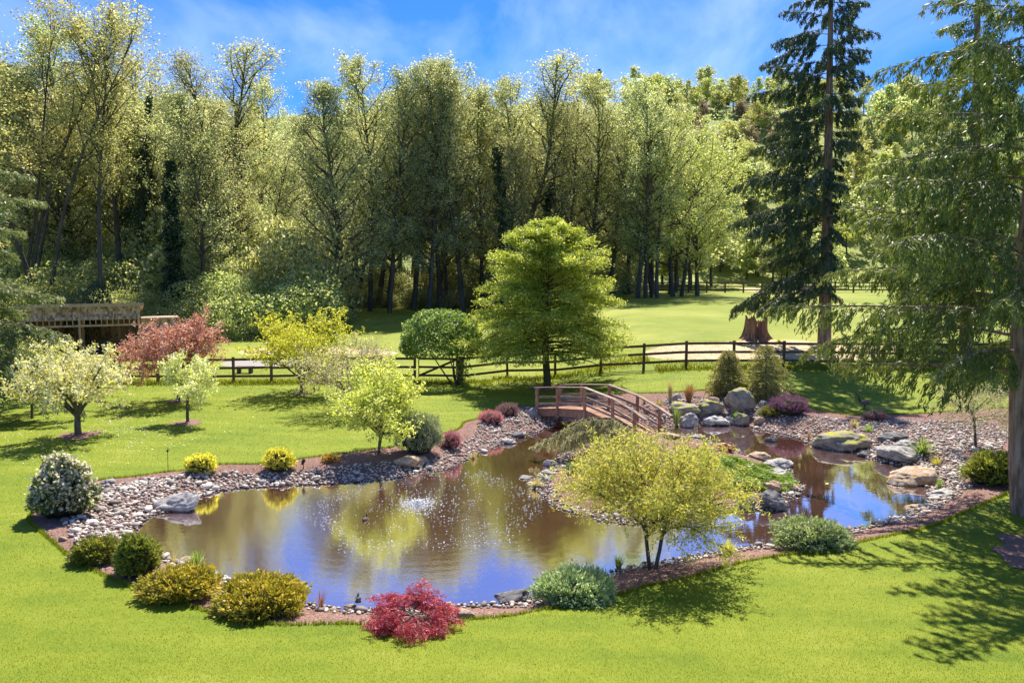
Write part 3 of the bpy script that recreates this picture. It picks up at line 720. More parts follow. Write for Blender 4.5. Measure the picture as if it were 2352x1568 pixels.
FV['dense'] = [forest_tree(21, wide=4.6, crown0=.10, nl=60, leaves=29000, lsize=.13, up=.75, profile=lambda t: 4.9 * (1 - t) ** .55 + .6)]
FV['thin'] = [forest_tree(31, wide=2.2, crown0=.42, nl=30, leaves=9500, lsize=.115, up=.8, trunk_r=.2)]
FV['thinmulti'] = [forest_tree(33, wide=2.6, crown0=.45, nl=36, leaves=14000, lsize=.115, up=.8, multi=3, trunk_r=.14)]
FV['spread'] = [forest_tree(41, H=14, wide=5.2, crown0=.18, nl=30, leaves=19000, lsize=.17, up=.25, multi=2)]
def bush_mesh(seed, n=13000, r=(2.2, 2.2, 1.9), ls=.085):
    g = np.random.default_rng(seed); P = []
    for _ in range(16):
        a = g.uniform(0, 6.28); rr = g.random() ** .5 * .62
        c = np.array([math.cos(a) * rr, math.sin(a) * rr, g.uniform(.15, .72)]); k = n // 16
        v = g.normal(size=(k, 3)); v /= np.linalg.norm(v, axis=1)[:, None]; P.append(c + v * g.uniform(.55, 1, k)[:, None] ** .5 * g.uniform(.26, .44))
    P = np.concatenate(P) * r; P = P[P[:, 2] > .02]
    W = [taper(path((0, 0, 0), (math.cos(a), math.sin(a), g.uniform(.8, 2)), r[2] * .9, 4, 0, .15, g), .045) for a in g.uniform(0, 6.28, 7)]
    return wood('stems', [(W, 4)]), leaf_mesh('foliage', P, ls, .62, g=g)
BV = [bush_mesh(51), bush_mesh(52), bush_mesh(53)]
def low_tree(seed, n=1900, H=10, W_=3.4):
    g = np.random.default_rng(seed); P = []
    for _ in range(22):
        z = g.uniform(.22, .95); a = g.uniform(0, 6.28); rr = g.random() ** .6 * math.sin(math.pi * min(.98, z * .95)) * .8
        k = n // 22; v = g.normal(size=(k, 3)); v /= np.linalg.norm(v, axis=1)[:, None]
        P.append(np.array([math.cos(a) * rr * W_, math.sin(a) * rr * W_, z * H]) + v * g.uniform(.3, 1, k)[:, None] * g.uniform(.8, 1.4))
    P = np.concatenate(P)
    T = [taper(path((0, 0, 0), (0, 0, 1), H * .9, 6, 0, .05, g), .16, .15)]
    T += [taper(q, r_) for q, r_, _ in kids(T[0][0], .16, 12, .25, .9, 2.6, .8, 3, .2, .1, g=g)]
    return wood('trunk', [(T, 4)]), leaf_mesh('crown', P, .42, .7, g=g)
LV = [low_tree(61), low_tree(62), low_tree(63, W_=2.8)]
def putm(name, me, parent, mat):          # shared mesh data, the material sits on the object
    if not me.materials: me.materials.append(MT[mat])
    o = put(name, me, parent)
    if me.materials[0] is not MT[mat]: o.material_slots[0].link = 'OBJECT'; o.material_slots[0].material = MT[mat]
    return o
def place_tree(var, mat, x, y, H, label, name='tree', cat='tree', baseH=20, wscale=1, rz=None, grp=None, bark='bark_far', parts=('trunk', 'crown'), z=None):
    s = H / baseH
    t = thing(name, label, cat, (x, y, (tz(x, y) if z is None else z) - .1), random.uniform(0, 6.28) if rz is None else rz, grp, (s * wscale, s * wscale, s))
    putm(parts[0], var[0], t, bark); putm(parts[1], var[1], t, mat)
    return t
BH = {}
def FT(px, d, top, kind, mat, label, wsc=1., vi=0, name='alder_tree', grp=None, **k):
    x = atd(px, d); H = topz(top, d) - tz(x, d)
    if (kind, vi % len(FV[kind])) not in BH:
        me = FV[kind][vi % len(FV[kind])][1]; a = np.empty(len(me.vertices) * 3, np.float32); me.vertices.foreach_get('co', a); BH[kind, vi % len(FV[kind])] = float(np.percentile(a[2::3], 99.7))
    bh = BH[kind, vi % len(FV[kind])]
    return place_tree(FV[kind][vi % len(FV[kind])], mat, x, d, H, label, name, 'tree', bh, wsc * 1.15, grp=grp, **k)
FRONT = [
 (-25,56,-30,'alder','alder_gold','tall leafy tree at the edge of the picture behind the drooping fir',1.1,0),
 (40,62,10,'thinmulti','alder_gold','tall bronze leaved tree rising above the shed roof on the left',1.1,1),
 (110,60,-60,'thinmulti','alder_gold','very tall sparse tree with several leaning dark trunks left of the slim one',1.1,0),
 (235,58,5,'thin','alder_gold','very tall slim tree with one straight grey trunk and sparse bronze leaves',.8,0),
 (285,66,95,'thin','alder_gold','slim leaning tree with thin crown right of the straight grey trunk',1.1,0),
 (330,74,135,'alder','alder_gold','leafy tree behind the slim leaning one',1.1,2),
 (180,72,90,'alder','alder','pale green tree filling the gap behind the sparse tall trunks',1.2,1),
 (440,76,118,'thin','alder_gold','tree with a rounded airy crown standing clear above its neighbours',1.5,0),
 (465,62,235,'alder','alder','pale tree with leaning grey trunk right of the ivy column',1.0,0),
 (530,66,165,'thin','alder_dark','dark twigged half bare treetop against the white cloud',1.2,0),
 (556,68,235,'alder','alder','whitish leaved tree over the light green undergrowth',1.0,1),
 (600,96,200,'alder','alder','tree with narrow pointed crown left of the gap in the treeline',.9,1),
 (650,108,262,'alder','alder','lower pale tree at the gap in the treeline',1.0,2),
 (765,68,185,'dense','alder_dark','huge broad cone shaped tree with dense fine twigs left of the woodland centre',1.15,0),
 (850,76,158,'alder','alder','first of the close tall trees right of the broad cone shaped one',.95,0),
 (895,74,165,'alder','alder_dark','second of the close tall trees right of the broad cone shaped one',.9,1),
 (950,78,150,'alder','alder','tall tree with bronze tips near the middle of the treeline',1.0,0),
 (985,74,165,'alder','alder_dark','shaded tall tree with thin black trunk among the middle group',.9,1),
 (1020,80,152,'alder','alder','pale tall tree at the middle of the treeline above the round bush',1.0,2),
 (1065,76,150,'alder','alder_dark','tallest tree of the middle group, left of the notch in the treeline',.95,0),
 (1110,80,200,'alder','alder','tree in the notch of the treeline over the feathery tree',.9,1),
 (1180,80,165,'thin','alder_gold','airy dark twigged crown rising right of the notch',1.5,0),
 (1165,76,330,'alder','alder_dark','ivy darkened tree behind the top of the feathery tree',.9,1),
 (1240,82,185,'alder','alder','rounded woodland tree right above the feathery tree',1.05,0),
 (1290,80,190,'alder','alder_dark','darker woodland tree behind the right shoulder of the feathery tree',1.0,2),
 (1345,82,195,'alder','alder','woodland tree between the feathery tree and the paddock clump',1.0,0),
 (1400,84,210,'alder','alder','woodland tree just left of the paddock clump',1.0,1),
 (1463,79,205,'alder','alder','left tree of the clump of three trunks in the paddock',1.05,0),
 (1482,79,215,'alder','alder','middle tree of the clump of three trunks in the paddock',.95,1),
 (1503,79.6,240,'alder','alder','right leaning tree of the clump of three trunks in the paddock',1.0,2),
 (1555,82,250,'spread','pale','wide spreading pale tree at the right end of the wood',1.0,0),
 (1605,86,330,'spread','pale','low spreading pale tree with branches over the far fence',.9,0),
 (705,106,272,'alder','alder','tree filling the low point of the treeline beside the broad cone shaped one',.9,1),
 (395,70,205,'alder','alder','tree behind the ivy covered column',1.0,2),
]
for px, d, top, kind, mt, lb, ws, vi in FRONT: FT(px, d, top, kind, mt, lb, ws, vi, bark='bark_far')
outline = [(0, 110), (150, 150), (260, 160), (400, 190), (600, 250), (700, 290), (760, 240), (900, 190), (1050, 190), (1150, 230), (1300, 225), (1450, 240), (1600, 300)]
ox, oy = zip(*outline)
for i in range(58):
    px = -40 + i * 28.5 + random.uniform(-10, 10); d = random.choice([82, 88, 94, 100]) + random.uniform(-2, 2)
    if 1420 < px: d = max(d, 90)
    if px < 590: d -= 12
    elif px < 735: d = random.uniform(104, 112)
    top = np.interp(px, ox, oy) + random.uniform(0, 70)
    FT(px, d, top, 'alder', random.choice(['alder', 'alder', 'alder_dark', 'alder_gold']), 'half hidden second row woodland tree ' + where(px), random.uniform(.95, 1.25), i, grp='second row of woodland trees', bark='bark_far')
# hillside trees
for i in range(299):
    px = random.uniform(-80, 2450) if i < 45 else random.uniform(1480, 2300); d = random.uniform(106, 232); x = atd(px, d)
    h = random.uniform(5.5, 10.5)
    mt = random.choice(['pale', 'pale', 'alder', 'pale', 'understory']) if px > 1450 else random.choice(['alder', 'alder_gold', 'alder'])
    if 1590 < px < 1790 and 135 < d < 195: mt = 'brush'; h = random.uniform(3, 5)
    if 195 <= i < 245: px = random.uniform(1480, 1770); d = random.uniform(150, 226); x = atd(px, d); h = random.uniform(4, 7.5); mt = random.choice(['pale', 'pale', 'alder', 'brush']); h = 4.5 if mt == 'brush' else h
    if i >= 245: px = random.uniform(1540, 1900); d = random.uniform(104, 150); x = atd(px, d); mt = random.choice(['pale', 'alder', 'understory'])
    place_tree(LV[i % 3], mt, x, d, h, ('high ' if d > 190 else 'middle ' if d > 145 else 'low ') + ('bright' if mt == 'pale' else 'bronze' if mt == 'alder_gold' else 'dull') + ' green far hillside tree ' + where(px) if mt != 'brush' else 'brown leafless thicket on the far hillside ' + where(px),
               'hillside_tree' if mt != 'brush' else 'brown_thicket', 'tree' if mt != 'brush' else 'thicket', 10, random.uniform(1.1, 1.6), grp='trees over the far hillside' if mt != 'brush' else 'brown thickets on the far hillside')
# undergrowth
US = [(px, d, h) for px, d, h in [(300,58,3.4),(345,60,3.2),(380,58,2.4),(430,58,2.8),(470,60,4.0),(505,58,2.6),(545,60,3.6),(585,60,4.4),(620,60,3.4),(655,62,4.6),(700,66,4.2),(735,68,3),(560,57,1.9),(610,57.5,1.6),(500,63,5),(440,64,5),(640,66,6),(350,66,6),(280,64,5),(210,60,4.2),(150,60,4),(60,58,5)]]
for i, (px, d, h) in enumerate(US):
    x = atd(px, d); v = BV[i % 3]
    place_tree(v, 'understory', x, d, h, 'light green undergrowth shrub before the wood ' + where(px), 'woodland_shrub', 'shrub', 1.9, random.uniform(.9, 1.1), parts=('stems', 'foliage'), grp='light green undergrowth shrubs')
for i in range(34):
    px = -60 + i * 23 + random.uniform(-9, 9); d = random.uniform(67, 80); x = atd(px, d)
    place_tree(BV[i % 3], random.choice(['understory', 'alder']), x, d, random.uniform(5, 9), 'tall pale shrub among the woodland trunks ' + where(px), 'tall_woodland_shrub', 'shrub', 1.9, random.uniform(.65, .8), parts=('stems', 'foliage'), grp='tall pale shrubs inside the wood')
for i in range(44):
    px = 700 + i * 17 + random.uniform(-8, 8); d = random.uniform(86, 95) if i % 2 else random.uniform(80, 84); x = atd(px, d)
    if px > 1410: d = random.uniform(92, 99); x = atd(px, d)
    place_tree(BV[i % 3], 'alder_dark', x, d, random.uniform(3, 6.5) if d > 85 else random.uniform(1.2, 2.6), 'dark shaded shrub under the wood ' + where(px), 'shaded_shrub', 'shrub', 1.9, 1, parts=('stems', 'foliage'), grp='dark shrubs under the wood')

place_tree(BV[1], 'ivy', atd(208, 51), 51, 4.6, 'dark rounded evergreen right behind the shed roof', 'evergreen_bush', 'bush', 1.9, .42, parts=('stems', 'foliage'))
# ivy columns
def ivy_column(px, d, top, rad, label, n=9000):
    x = atd(px, d); z0 = tz(x, d); H = topz(top, d) - z0; g = rng
    t = thing('ivy_covered_tree', label, 'tree', (x, d, z0 - .1))
    P = path((0, 0, 0), (.02, 0, 1), H, 9, 0, .02, g)
    put('trunk', wood('ivy_trunk', [([taper(P, .3, .3)], 7)]), t, MT['bark_far'])
    f = g.random(n); a = g.uniform(0, 6.28, n); rr = rad * (1 - .55 * f) * (1 + 1.5 * np.exp(-f * 12)) * (.75 + .35 * np.sin(f * 23 + a * 2) + g.normal(size=n) * .3 + .25 * np.sin(f * 61 + a))
    Q_ = np.column_stack([np.interp(f * (len(P) - 1), range(len(P)), P[:, 0]) + np.cos(a) * rr, np.interp(f * (len(P) - 1), range(len(P)), P[:, 1]) + np.sin(a) * rr, f * H])
    put('ivy', leaf_mesh('ivy', Q_, .2, .8, g=g), t, MT['ivy'])
ivy_column(402, 59.5, 375, .72, 'tall trunk wrapped in dark green ivy standing behind the shed annex')
ivy_column(1165, 75, 340, .9, 'ivy covered dark trunk rising behind the top left of the feathery tree', 5000)
ivy_column(1240, 78, 420, .7, 'short ivy covered trunk right behind the feathery tree', 4000)
ivy_column(320, 66, 230, .55, 'slender ivy wrapped trunk behind the slim leaning tree', 4000)

# ---- conifers
def conifer(seed, H, r0, nb, z0, prof, droop, needles, nlen, side=None, k2=16, hang=.5, trunk=None, tipup=0.0, asp=.28, spread=.03, hangers=3, elev=0., zmin=0.):
    g = np.random.default_rng(seed)
    P = trunk if trunk is not None else path((0, 0, 0), (0, 0, 1), H, 14, 0, .008, g)
    W = []; W2 = []; TW = []; SS = []
    for i in range(nb):
        t = z0 + (1 - z0) * ((i + g.random() * .6) / nb) ** 1.05
        t = min(t, .985); p, T = lerp(P, t); a = GA * i + g.normal() * .25
        Ln = prof(t, a) * g.uniform(.78, 1.15)
        if Ln < .15: continue
        d = np.array([math.cos(a), math.sin(a), elev + .15 * t])
        q = path(p, d, Ln, 8, -droop * (1 - .5 * t), .05, g)
        if tipup: q[:, 2] += tipup * np.linspace(0, 1, 9) ** 3 * Ln
        if p[2] < zmin: continue
        W.append(taper(q, max(.02, r0 * .16 * (1 - t) + .012)))
        n2 = max(6, int(k2 * Ln / 3))
        for j in range(n2):
            s = .12 + .88 * (j + g.random()) / n2; pp, TT = lerp(q, s)
            sd2 = 1 if j % 2 else -1; sv = unit(np.cross(TT, [0, 0, 1])) * sd2
            dd = TT * .65 + sv * g.uniform(.4, .9) + np.array([0, 0, -.1])
            l2 = (.18 + .30 * Ln * (1.08 - s)) * g.uniform(.7, 1.2); l2 = min(l2, 1.5)
            q2 = path(pp, dd, l2, 4, -hang, .08, g); W2.append(taper(q2, .008)); TW.append((q2, l2)); SS.append(s)
            for _ in range(hangers):
                p3, _t = lerp(q2, g.uniform(.2, 1)); q3 = path(p3, (g.normal() * .3 + TT[0] * .4, g.normal() * .3 + TT[1] * .4, -.5), l2 * g.uniform(.3, .65), 3, -hang * 1.3, .08, g); TW.append((q3, l2 * .5)); SS.append(s)
        TW.append((q[4:], Ln * .4)); SS.append(.8)
    tot = sum(l for _, l in TW); A = []; B = []
    for q, l in TW:
        m = max(3, int(needles * l / tot)); a_, b_ = samp([q], m, spread, g, 0); A.append(a_); B.append(b_)
    A = np.concatenate(A); B = np.concatenate(B); B[:, 2] -= .15
    # light new-growth tips: colour by a per-spray random plus per-needle random
    rnd = np.clip(np.repeat(g.random(len(TW)) * .38 + np.array(SS) ** 1.5 * .36, [max(3, int(needles * l / tot)) for _, l in TW]) + g.random(len(A)) * .3, 0, 1)
    return wood('trunk', [([taper(P, r0, .25)], 14), (W, 6), (W2, 3)]), leaf_mesh('needles', A, nlen, asp, D=B, jit=.55, g=g, rnd=rnd)

# near fir on the right
def near_fir():
    b = hit(2356, 1180); d = b[1]
    g = np.random.default_rng(5)
    pts = [(2356,1185),(2340,1050),(2330,900),(2322,750),(2319,600),(2322,450),(2328,300),(2333,150),(2338,0),(2342,-250)]
    P = np.array([[(px - 2356) * d / F, 0, (1185 - py) * d / F] for px, py in pts])
    def prof(t, a):
        toward_cam = max(0, -math.sin(a)); left = max(0, -math.cos(a))
        z = t * P[-1, 2]
        base = np.interp(z, [1.5, 2.6, 4, 6, 7.5, 9, 14], [2.1, 3.2, 5.2, 5.6, 5.0, 3.6, 2.7])
        return base * (1 - .75 * toward_cam ** 4) if z < 7.5 else base + (4.8 - base) * toward_cam ** 1.5
    tr, nd = conifer(5, 0, .31, 66, .16, prof, .5, 150000, .125, trunk=P, k2=16, zmin=3.4, hang=.9, asp=.24, spread=.035, elev=.12, hangers=4)
    t = thing('fir_tree', 'big fir with tall bare reddish trunk at the right edge, sweeping branches over the pond', 'tree', (b[0], d, b[2] - .1))
    put('trunk', tr, t, MT['bark_fir']); put('needles', nd, t, MT['needle'])
    # sunlit lighter sprays
near_fir()
tr, nd = conifer(6, 17, .26, 60, .10, lambda t, a: 4.4 * (1 - t) ** .75 + .4, .6, 85000, .15, k2=13, hang=.6, asp=.26, spread=.06)
x = atd(2215, 42); t = thing('fir_tree', 'second fir standing behind the big one, only its pale green side showing', 'tree', (x, 42, tz(x, 42) - .1), 0, None, (1.4, 1.4, 1.25))
put('trunk', tr, t, MT['bark_fir']); put('needles', nd, t, MT['needle_light'])
x = atd(-75, 29); t = thing('fir_tree', 'drooping pale fir at the left edge hanging over the orchard', 'tree', (x, 29, tz(x, 29) - .1), 1.1, None, (1.05, 1.05, .82))
putm('trunk', tr, t, 'bark_fir'); putm('needles', nd, t, 'needle_light')
t2 = thing('fir_tree', 'fir just past the right edge of the picture, seen by its shadow on the lawn', 'tree', (17.0, 17.0, tz(17, 17) - .1), 2.4)
put('trunk', tr, t2); put('needles', nd, t2)
# tall spruce
def spruce():
    b = hit(1893, 800); d = b[1]; H = 19.5
    def prof(t, a):
        left = -math.cos(a)
        z = t * H
        l = np.interp(z, [2, 4, 7, 10, 13, 16, 19], [4.0, 5.2, 5.2, 4.8, 4.4, 3.4, 1.6])
        r_ = np.interp(z, [3, 8, 11, 14, 17, 19], [.0, .4, 1.2, 2.0, 2.3, 1.2])
        w_ = .5 + .5 * left
        return l * w_ ** 1.2 + r_ * (1 - w_)
    g = np.random.default_rng(9)
    P = path((0, 0, 0), (-.01, 0, 1), H, 14, 0, .006, g)
    tr, nd = conifer(9, H, .36, 98, .14, prof, .75, 108000, .18, trunk=P, k2=14, hang=1.1, asp=.24, spread=.045, tipup=.05, hangers=3)
    t = thing('spruce_tree', 'tall dark spruce with bare grey trunk and one-sided drooping branches beside the tree stump', 'tree', (b[0], d, b[2] - .1))
    put('trunk', tr, t, MT['bark_fir']); put('needles', nd, t, MT['needle_dark'])
    return tr, nd
sp = spruce()
tr, nd = conifer(77, 10, .14, 40, .08, lambda t, a: 2.2 * (1 - t) + .15, .4, 9000, .42, k2=6, hang=.3, asp=.4, spread=.12, hangers=1)
CF = (tr, nd)
for px, d, top, lb in [(1632,215,236,'small dark conifer on the hill crest left of the tall spruce'),(1662,218,232,'dark conifer on the hill crest touching the tall spruce'),(1690,212,250,'dark conifer low on the crest behind the tall spruce'),
                       (1372,205,172,'dark pointed conifer top poking above the wood'),(1488,205,192,'small dark conifer top above the paddock clump'),(1530,210,214,'small conifer top right of the paddock clump'),(1570,210,226,'lowest dark conifer top at the end of the wood'),
                       (540,74,300,'dark conifer inside the wood behind the light undergrowth'),(500,72,520,'short dark conifer in the shade right of the ivy column'),(345,70,300,'dark conifer between the slim trees behind the shed'),
                       (1440,105,300,'dark conifer behind the paddock clump')]:
    x = atd(px, d); H = topz(top, d) - tz(x, d); place_tree(CF, 'needle_dark', x, d, H, lb, 'conifer', 'tree', 10, 1.1 if H < 12 else .8, parts=('trunk', 'needles'))

# ---- ornamental trees
def small_tree(name, label, px, py, seed, H, crown, n_leaf, ls, mats, limbs=4, fork=.35, tr=.07, asp=.6, flat=1, sub=8, twig=6, spread=.07, cat='tree', up=.9, bark='bark', droop=0., lean=(0, 0), names=('leaves',), stems=1, pos=None, keep=None):
    """crown=(rx, z0, z1): limbs reach into an ellipsoid-like crown"""
    b = hit(px, py) if pos is None else pos; g = np.random.default_rng(seed); rx, zc0, zc1 = crown
    t = thing(name, label, cat, (b[0], b[1], b[2] - .04))
    W = []; W2 = []; W3 = []; TW = []; Tr = []
    for s_ in range(stems):
        a = g.uniform(0, 6.28) if stems > 1 else 0
        d0 = (lean[0] + math.cos(a) * .22 * (stems > 1), lean[1] + math.sin(a) * .22 * (stems > 1), 1)
        P = path((math.cos(a) * tr * (stems > 1), math.sin(a) * tr * (stems > 1), 0), d0, H * fork, 5, 0, .05, g); Tr.append(taper(P, tr if stems == 1 else tr * .7, .75))
        for i in range(limbs):
            az = (i + .3 * g.normal()) * 2 * math.pi / limbs + s_ * 1.3
            ww = g.uniform(.55, 1.0); zz = zc0 + (zc1 - zc0) * (1 - .75 * ww ** 2) * g.uniform(.75, 1.05)
            tgt = np.array([math.cos(az) * rx * ww * .8, math.sin(az) * rx * ww * .8, zz]); s0, _ = lerp(P, g.uniform(.72, 1) if stems == 1 else g.uniform(.6, 1))
            v = tgt - s0; v[2] += up * .25
            q = path(s0, v, np.linalg.norm(tgt - s0) * 1.05, 6, -up * .35, .09, g); W.append(taper(q, tr * .55, .3))
            ql = kids(q, tr * .5, sub, .25, .98, lambda s: rx * .52 * (1.15 - .5 * s), .85, 4, .2 - droop, .12, flat, .55, g)
            for q2, r2, _ in ql:
                W2.append(taper(q2, r2, .3))
                for q3, r3, _ in kids(q2, r2, twig, .15, .98, rx * .22, .8, 3, .1 - droop, .16, flat, .6, g):
                    W3.append(taper(q3, max(r3, .0035), .4)) if (keep is None or keep(q3[-1:])[0]) else None; TW.append(q3)
            TW.append(q[-3:])
    put('trunk', wood('trunk', [(Tr, 9), (W, 6), (W2, 4), (W3, 3)]), t, MT[bark])
    for nm, mt, frac, sz in zip(names, mats, (n_leaf if isinstance(n_leaf, (list, tuple)) else [n_leaf]), (ls if isinstance(ls, (list, tuple)) else [ls])):
        Pp, D = samp(TW, max(1, int(frac / len(TW))), spread, g)
        k = Pp[:, 2] > .08
        if keep is not None: k &= keep(Pp)
        put(nm, leaf_mesh(nm, Pp[k], sz, asp, g=g, D=D[k] if droop else None, jit=1.2), t, MT[mt])
    return t
def m_at(px, py, q): d = hit(px, py)[1]; return q * d / F
small_tree('apple_tree', 'widest white blossoming orchard tree with a V of stout limbs, nearest the left edge', 181, 1000, 101, 3.3, (1.95, 1.5, 3.2), (5200, 6200), (.10, .085), ('apple', 'blossom'), limbs=8, fork=.26, tr=.12, names=('leaves', 'blossoms'), sub=8, twig=5)
small_tree('apple_tree', 'slender young orchard tree with thin straight trunk next to the left edge', 73, 961, 102, 2.3, (.95, 1.35, 2.5), (1700, 1200), (.10, .075), ('apple', 'blossom'), limbs=4, fork=.5, tr=.05, names=('leaves', 'blossoms'), sub=6, twig=4)
small_tree('apple_tree', 'orchard tree with straight grey trunk behind the slender young one', 83, 919, 103, 2.9, (1.2, 1.7, 3.0), (2200, 1500), (.10, .075), ('apple', 'blossom'), limbs=5, fork=.5, tr=.10, names=('leaves', 'blossoms'), sub=6, twig=4)
small_tree('purple_plum_tree', 'umbrella shaped copper pink tree in front of the shed annex', 408, 922, 104, 3.4, (2.55, 1.65, 3.3), (12500, 1800), (.10, .10), ('redmaple', 'orangetip'), limbs=10, fork=.42, tr=.085, names=('leaves', 'orange_tips'), sub=8, twig=5, up=.9, flat=.7, lean=(.16, 0))
small_tree('apple_tree', 'small pale green orchard tree in front of the copper pink one', 431, 971, 105, 2.7, (1.2, 1.2, 2.75), (3000, 2800), (.10, .08), ('apple', 'blossom'), limbs=5, fork=.42, tr=.06, names=('leaves', 'blossoms'), sub=7, twig=5)
small_tree('golden_maple', 'layered bright yellow maple by the rail fence', 692, 904, 106, 4.1, (2.6, 1.5, 4.1), 14000, .10, ('yellow',), limbs=11, fork=.17, tr=.085, sub=9, twig=6, flat=.35, spread=.05)
small_tree('crab_apple_tree', 'grey twiggy tree with faded whitish blossom between the yellow maple and the lime maple', 801, 946, 107, 3.2, (2.2, 1.3, 3.05), (3500, 6500), (.08, .06), ('apple', 'blossom_pink'), limbs=9, fork=.25, tr=.09, names=('leaves', 'blossoms'), sub=9, twig=7, flat=.8)
small_tree('sapling', 'thin sapling trunk beside the fence right of the yellow maple', 722, 900, 117, 2.0, (.8, 1.3, 2.2), 700, .08, ('apple',), limbs=3, fork=.5, tr=.04, sub=5, twig=3)
small_tree('lime_maple', 'lime green maple with two slim stems on the mulch beside the pond', 867, 1040, 108, 3.1, (1.45, 1.0, 3.0), 15000, .085, ('lime',), limbs=9, fork=.25, tr=.06, sub=9, twig=6, flat=.6, spread=.05, stems=2)
small_tree('laceleaf_maple', 'yellow green laceleaf maple with forked dark stems on the shore before the island', 1500, 1306, 109, 2.75, (1.95, 1.35, 2.75), 40000, .078, ('foremaple',), limbs=10, fork=.42, tr=.062, asp=.26, sub=10, twig=8, flat=.28, spread=.04, stems=2, droop=.22, up=.7, keep=lambda P: (P[:, 2] > 1.25) | ((np.hypot(P[:, 0], P[:, 1]) > 1.0) & (P[:, 2] > .75)))
cm = small_tree('crimson_dwarf_maple', 'crimson dwarf maple drooping over the near shore of the pond', 948, 1432, 110, .72, (.84, .2, .66), 20000, .055, ('crimson',), limbs=11, fork=.42, tr=.035, asp=.22, sub=9, twig=7, flat=.45, spread=.022, droop=.9, up=.25, cat='shrub')
cm.scale = (1.0, .95, .70)
small_tree('young_larch', 'airy yellow green young larch leaning over the pebbles below the firs', 2241, 1032, 111, 2.6, (1.5, 1.0, 2.3), 8000, .07, ('cedar',), limbs=9, fork=.5, tr=.045, asp=.22, sub=8, twig=6, flat=.6, droop=.35, lean=(-.08, 0), up=.3)
# round-headed bush behind the gate
def round_head():
    d = 38.9; x = atd(1012, d); z0 = tz(x, d); g = np.random.default_rng(112)
    t = thing('round_headed_tree', 'dense dome shaped green tree behind the gate, left of the feathery tree', 'tree', (x, d, z0 - .05))
    W = [taper(path((.75 + .15 * math.cos(a), .15 * math.sin(a), 0), (-.35 + .4 * math.cos(a), .4 * math.sin(a), 1), 2.6, 5, 0, .1, g), .05) for a in g.uniform(0, 6.28, 7)]
    put('trunk', wood('trunk', [(W, 5)]), t, MT['bark'])
    n = 15000; a = g.uniform(0, 6.28, n); c = g.uniform(-.45, 1, n); s = np.sqrt(1 - c * c) * (1 + .05 * np.sin(a * 5 + c * 7)) ; r_ = g.uniform(.55, 1, n) ** .35 * (1 + .08 * np.sin(a * 7) * np.sin(c * 9))
    P = np.column_stack([np.cos(a) * s * 1.92 * r_, np.sin(a) * s * 1.7 * r_, 2.25 + c * np.where(c > 0, 1.5, 1.75) * r_])
    put('leaves', leaf_mesh('leaves', P, .12, .65, g=g), t, MT['roundbush'])
    n = 400; put('shoots', leaf_mesh('shoots', np.column_stack([1.15 + g.normal(size=n) * .18, -.1 + g.normal(size=n) * .1, g.uniform(.05, 1.3, n)]), .1, .6, g=g), t, MT['roundbush'])
round_head()
# feathery centre tree
def centre_tree():
    b = hit(1257, 890); g = np.random.default_rng(113); H = (890 - 505) * b[1] / F
    t = thing('feathery_tree', 'large golden green feathery tree in tiers standing on the lawn left of the bridge', 'tree', (b[0], b[1], b[2] - .05))
    P = path((0, 0, 0), (-.07, 0, 1), H * .97, 12, .05, .03, g); Tr = [taper(P, .2, .12)]; W = []; W2 = []; TW = []
    prof = lambda z: np.interp(z, [1.1, 1.8, 2.8, 3.6, 4.6, 5.6, 6.3, 6.9, 7.4, 7.9], [3.5, 4.0, 3.8, 3.35, 3.05, 2.7, 2.1, 1.35, .7, .25])
    nb = 185
    for i in range(nb):
        tt = .21 + .77 * (i + g.random()) / nb; p, T = lerp(P, tt); z = p[2]; a = GA * i + g.normal() * .3
        Lb = prof(z) * g.uniform(.82, 1.08) * (1.06 if math.cos(a) < 0 and z < 3.6 else 1)
        el = .05 + .9 * (tt ** 2)
        q = path(p, (math.cos(a), math.sin(a), el), Lb, 7, -.25 - .25 * (1 - tt), .09, g); W.append(taper(q, .045 * (1.1 - tt) + .008))
        for j in range(16):
            s = .12 + .88 * (j + g.random()) / 16; pp, TT = lerp(q, s); sv = unit(np.cross(TT, [0, 0, 1])) * (1 if j % 2 else -1)
            l2 = Lb * .36 * (1.15 - s * .75) * g.uniform(.7, 1.2) + .12
            q2 = path(pp, TT * .7 + sv * .8 + np.array([0, 0, .05]), l2, 4, -.35, .1, g); W2.append(taper(q2, .007)); TW.append(q2)
            if j > 4:
                q3 = path(pp, TT * .8 + sv * .3 + np.array([0, 0, .4]), l2 * .5, 3, -.3, .1, g); TW.append(q3)
        TW.append(q[4:])
    put('trunk', wood('trunk', [(Tr, 10), (W, 5), (W2, 3)]), t, MT['bark_moss'])
    Pp, D = samp(TW, 135000 // len(TW), .09, g); k = Pp[:, 2] > 1.5
    put('leaves', leaf_mesh('leaves', Pp[k], .125, .4, D=D[k], jit=.8, up=1.2, g=g), t, MT['center'])
centre_tree()

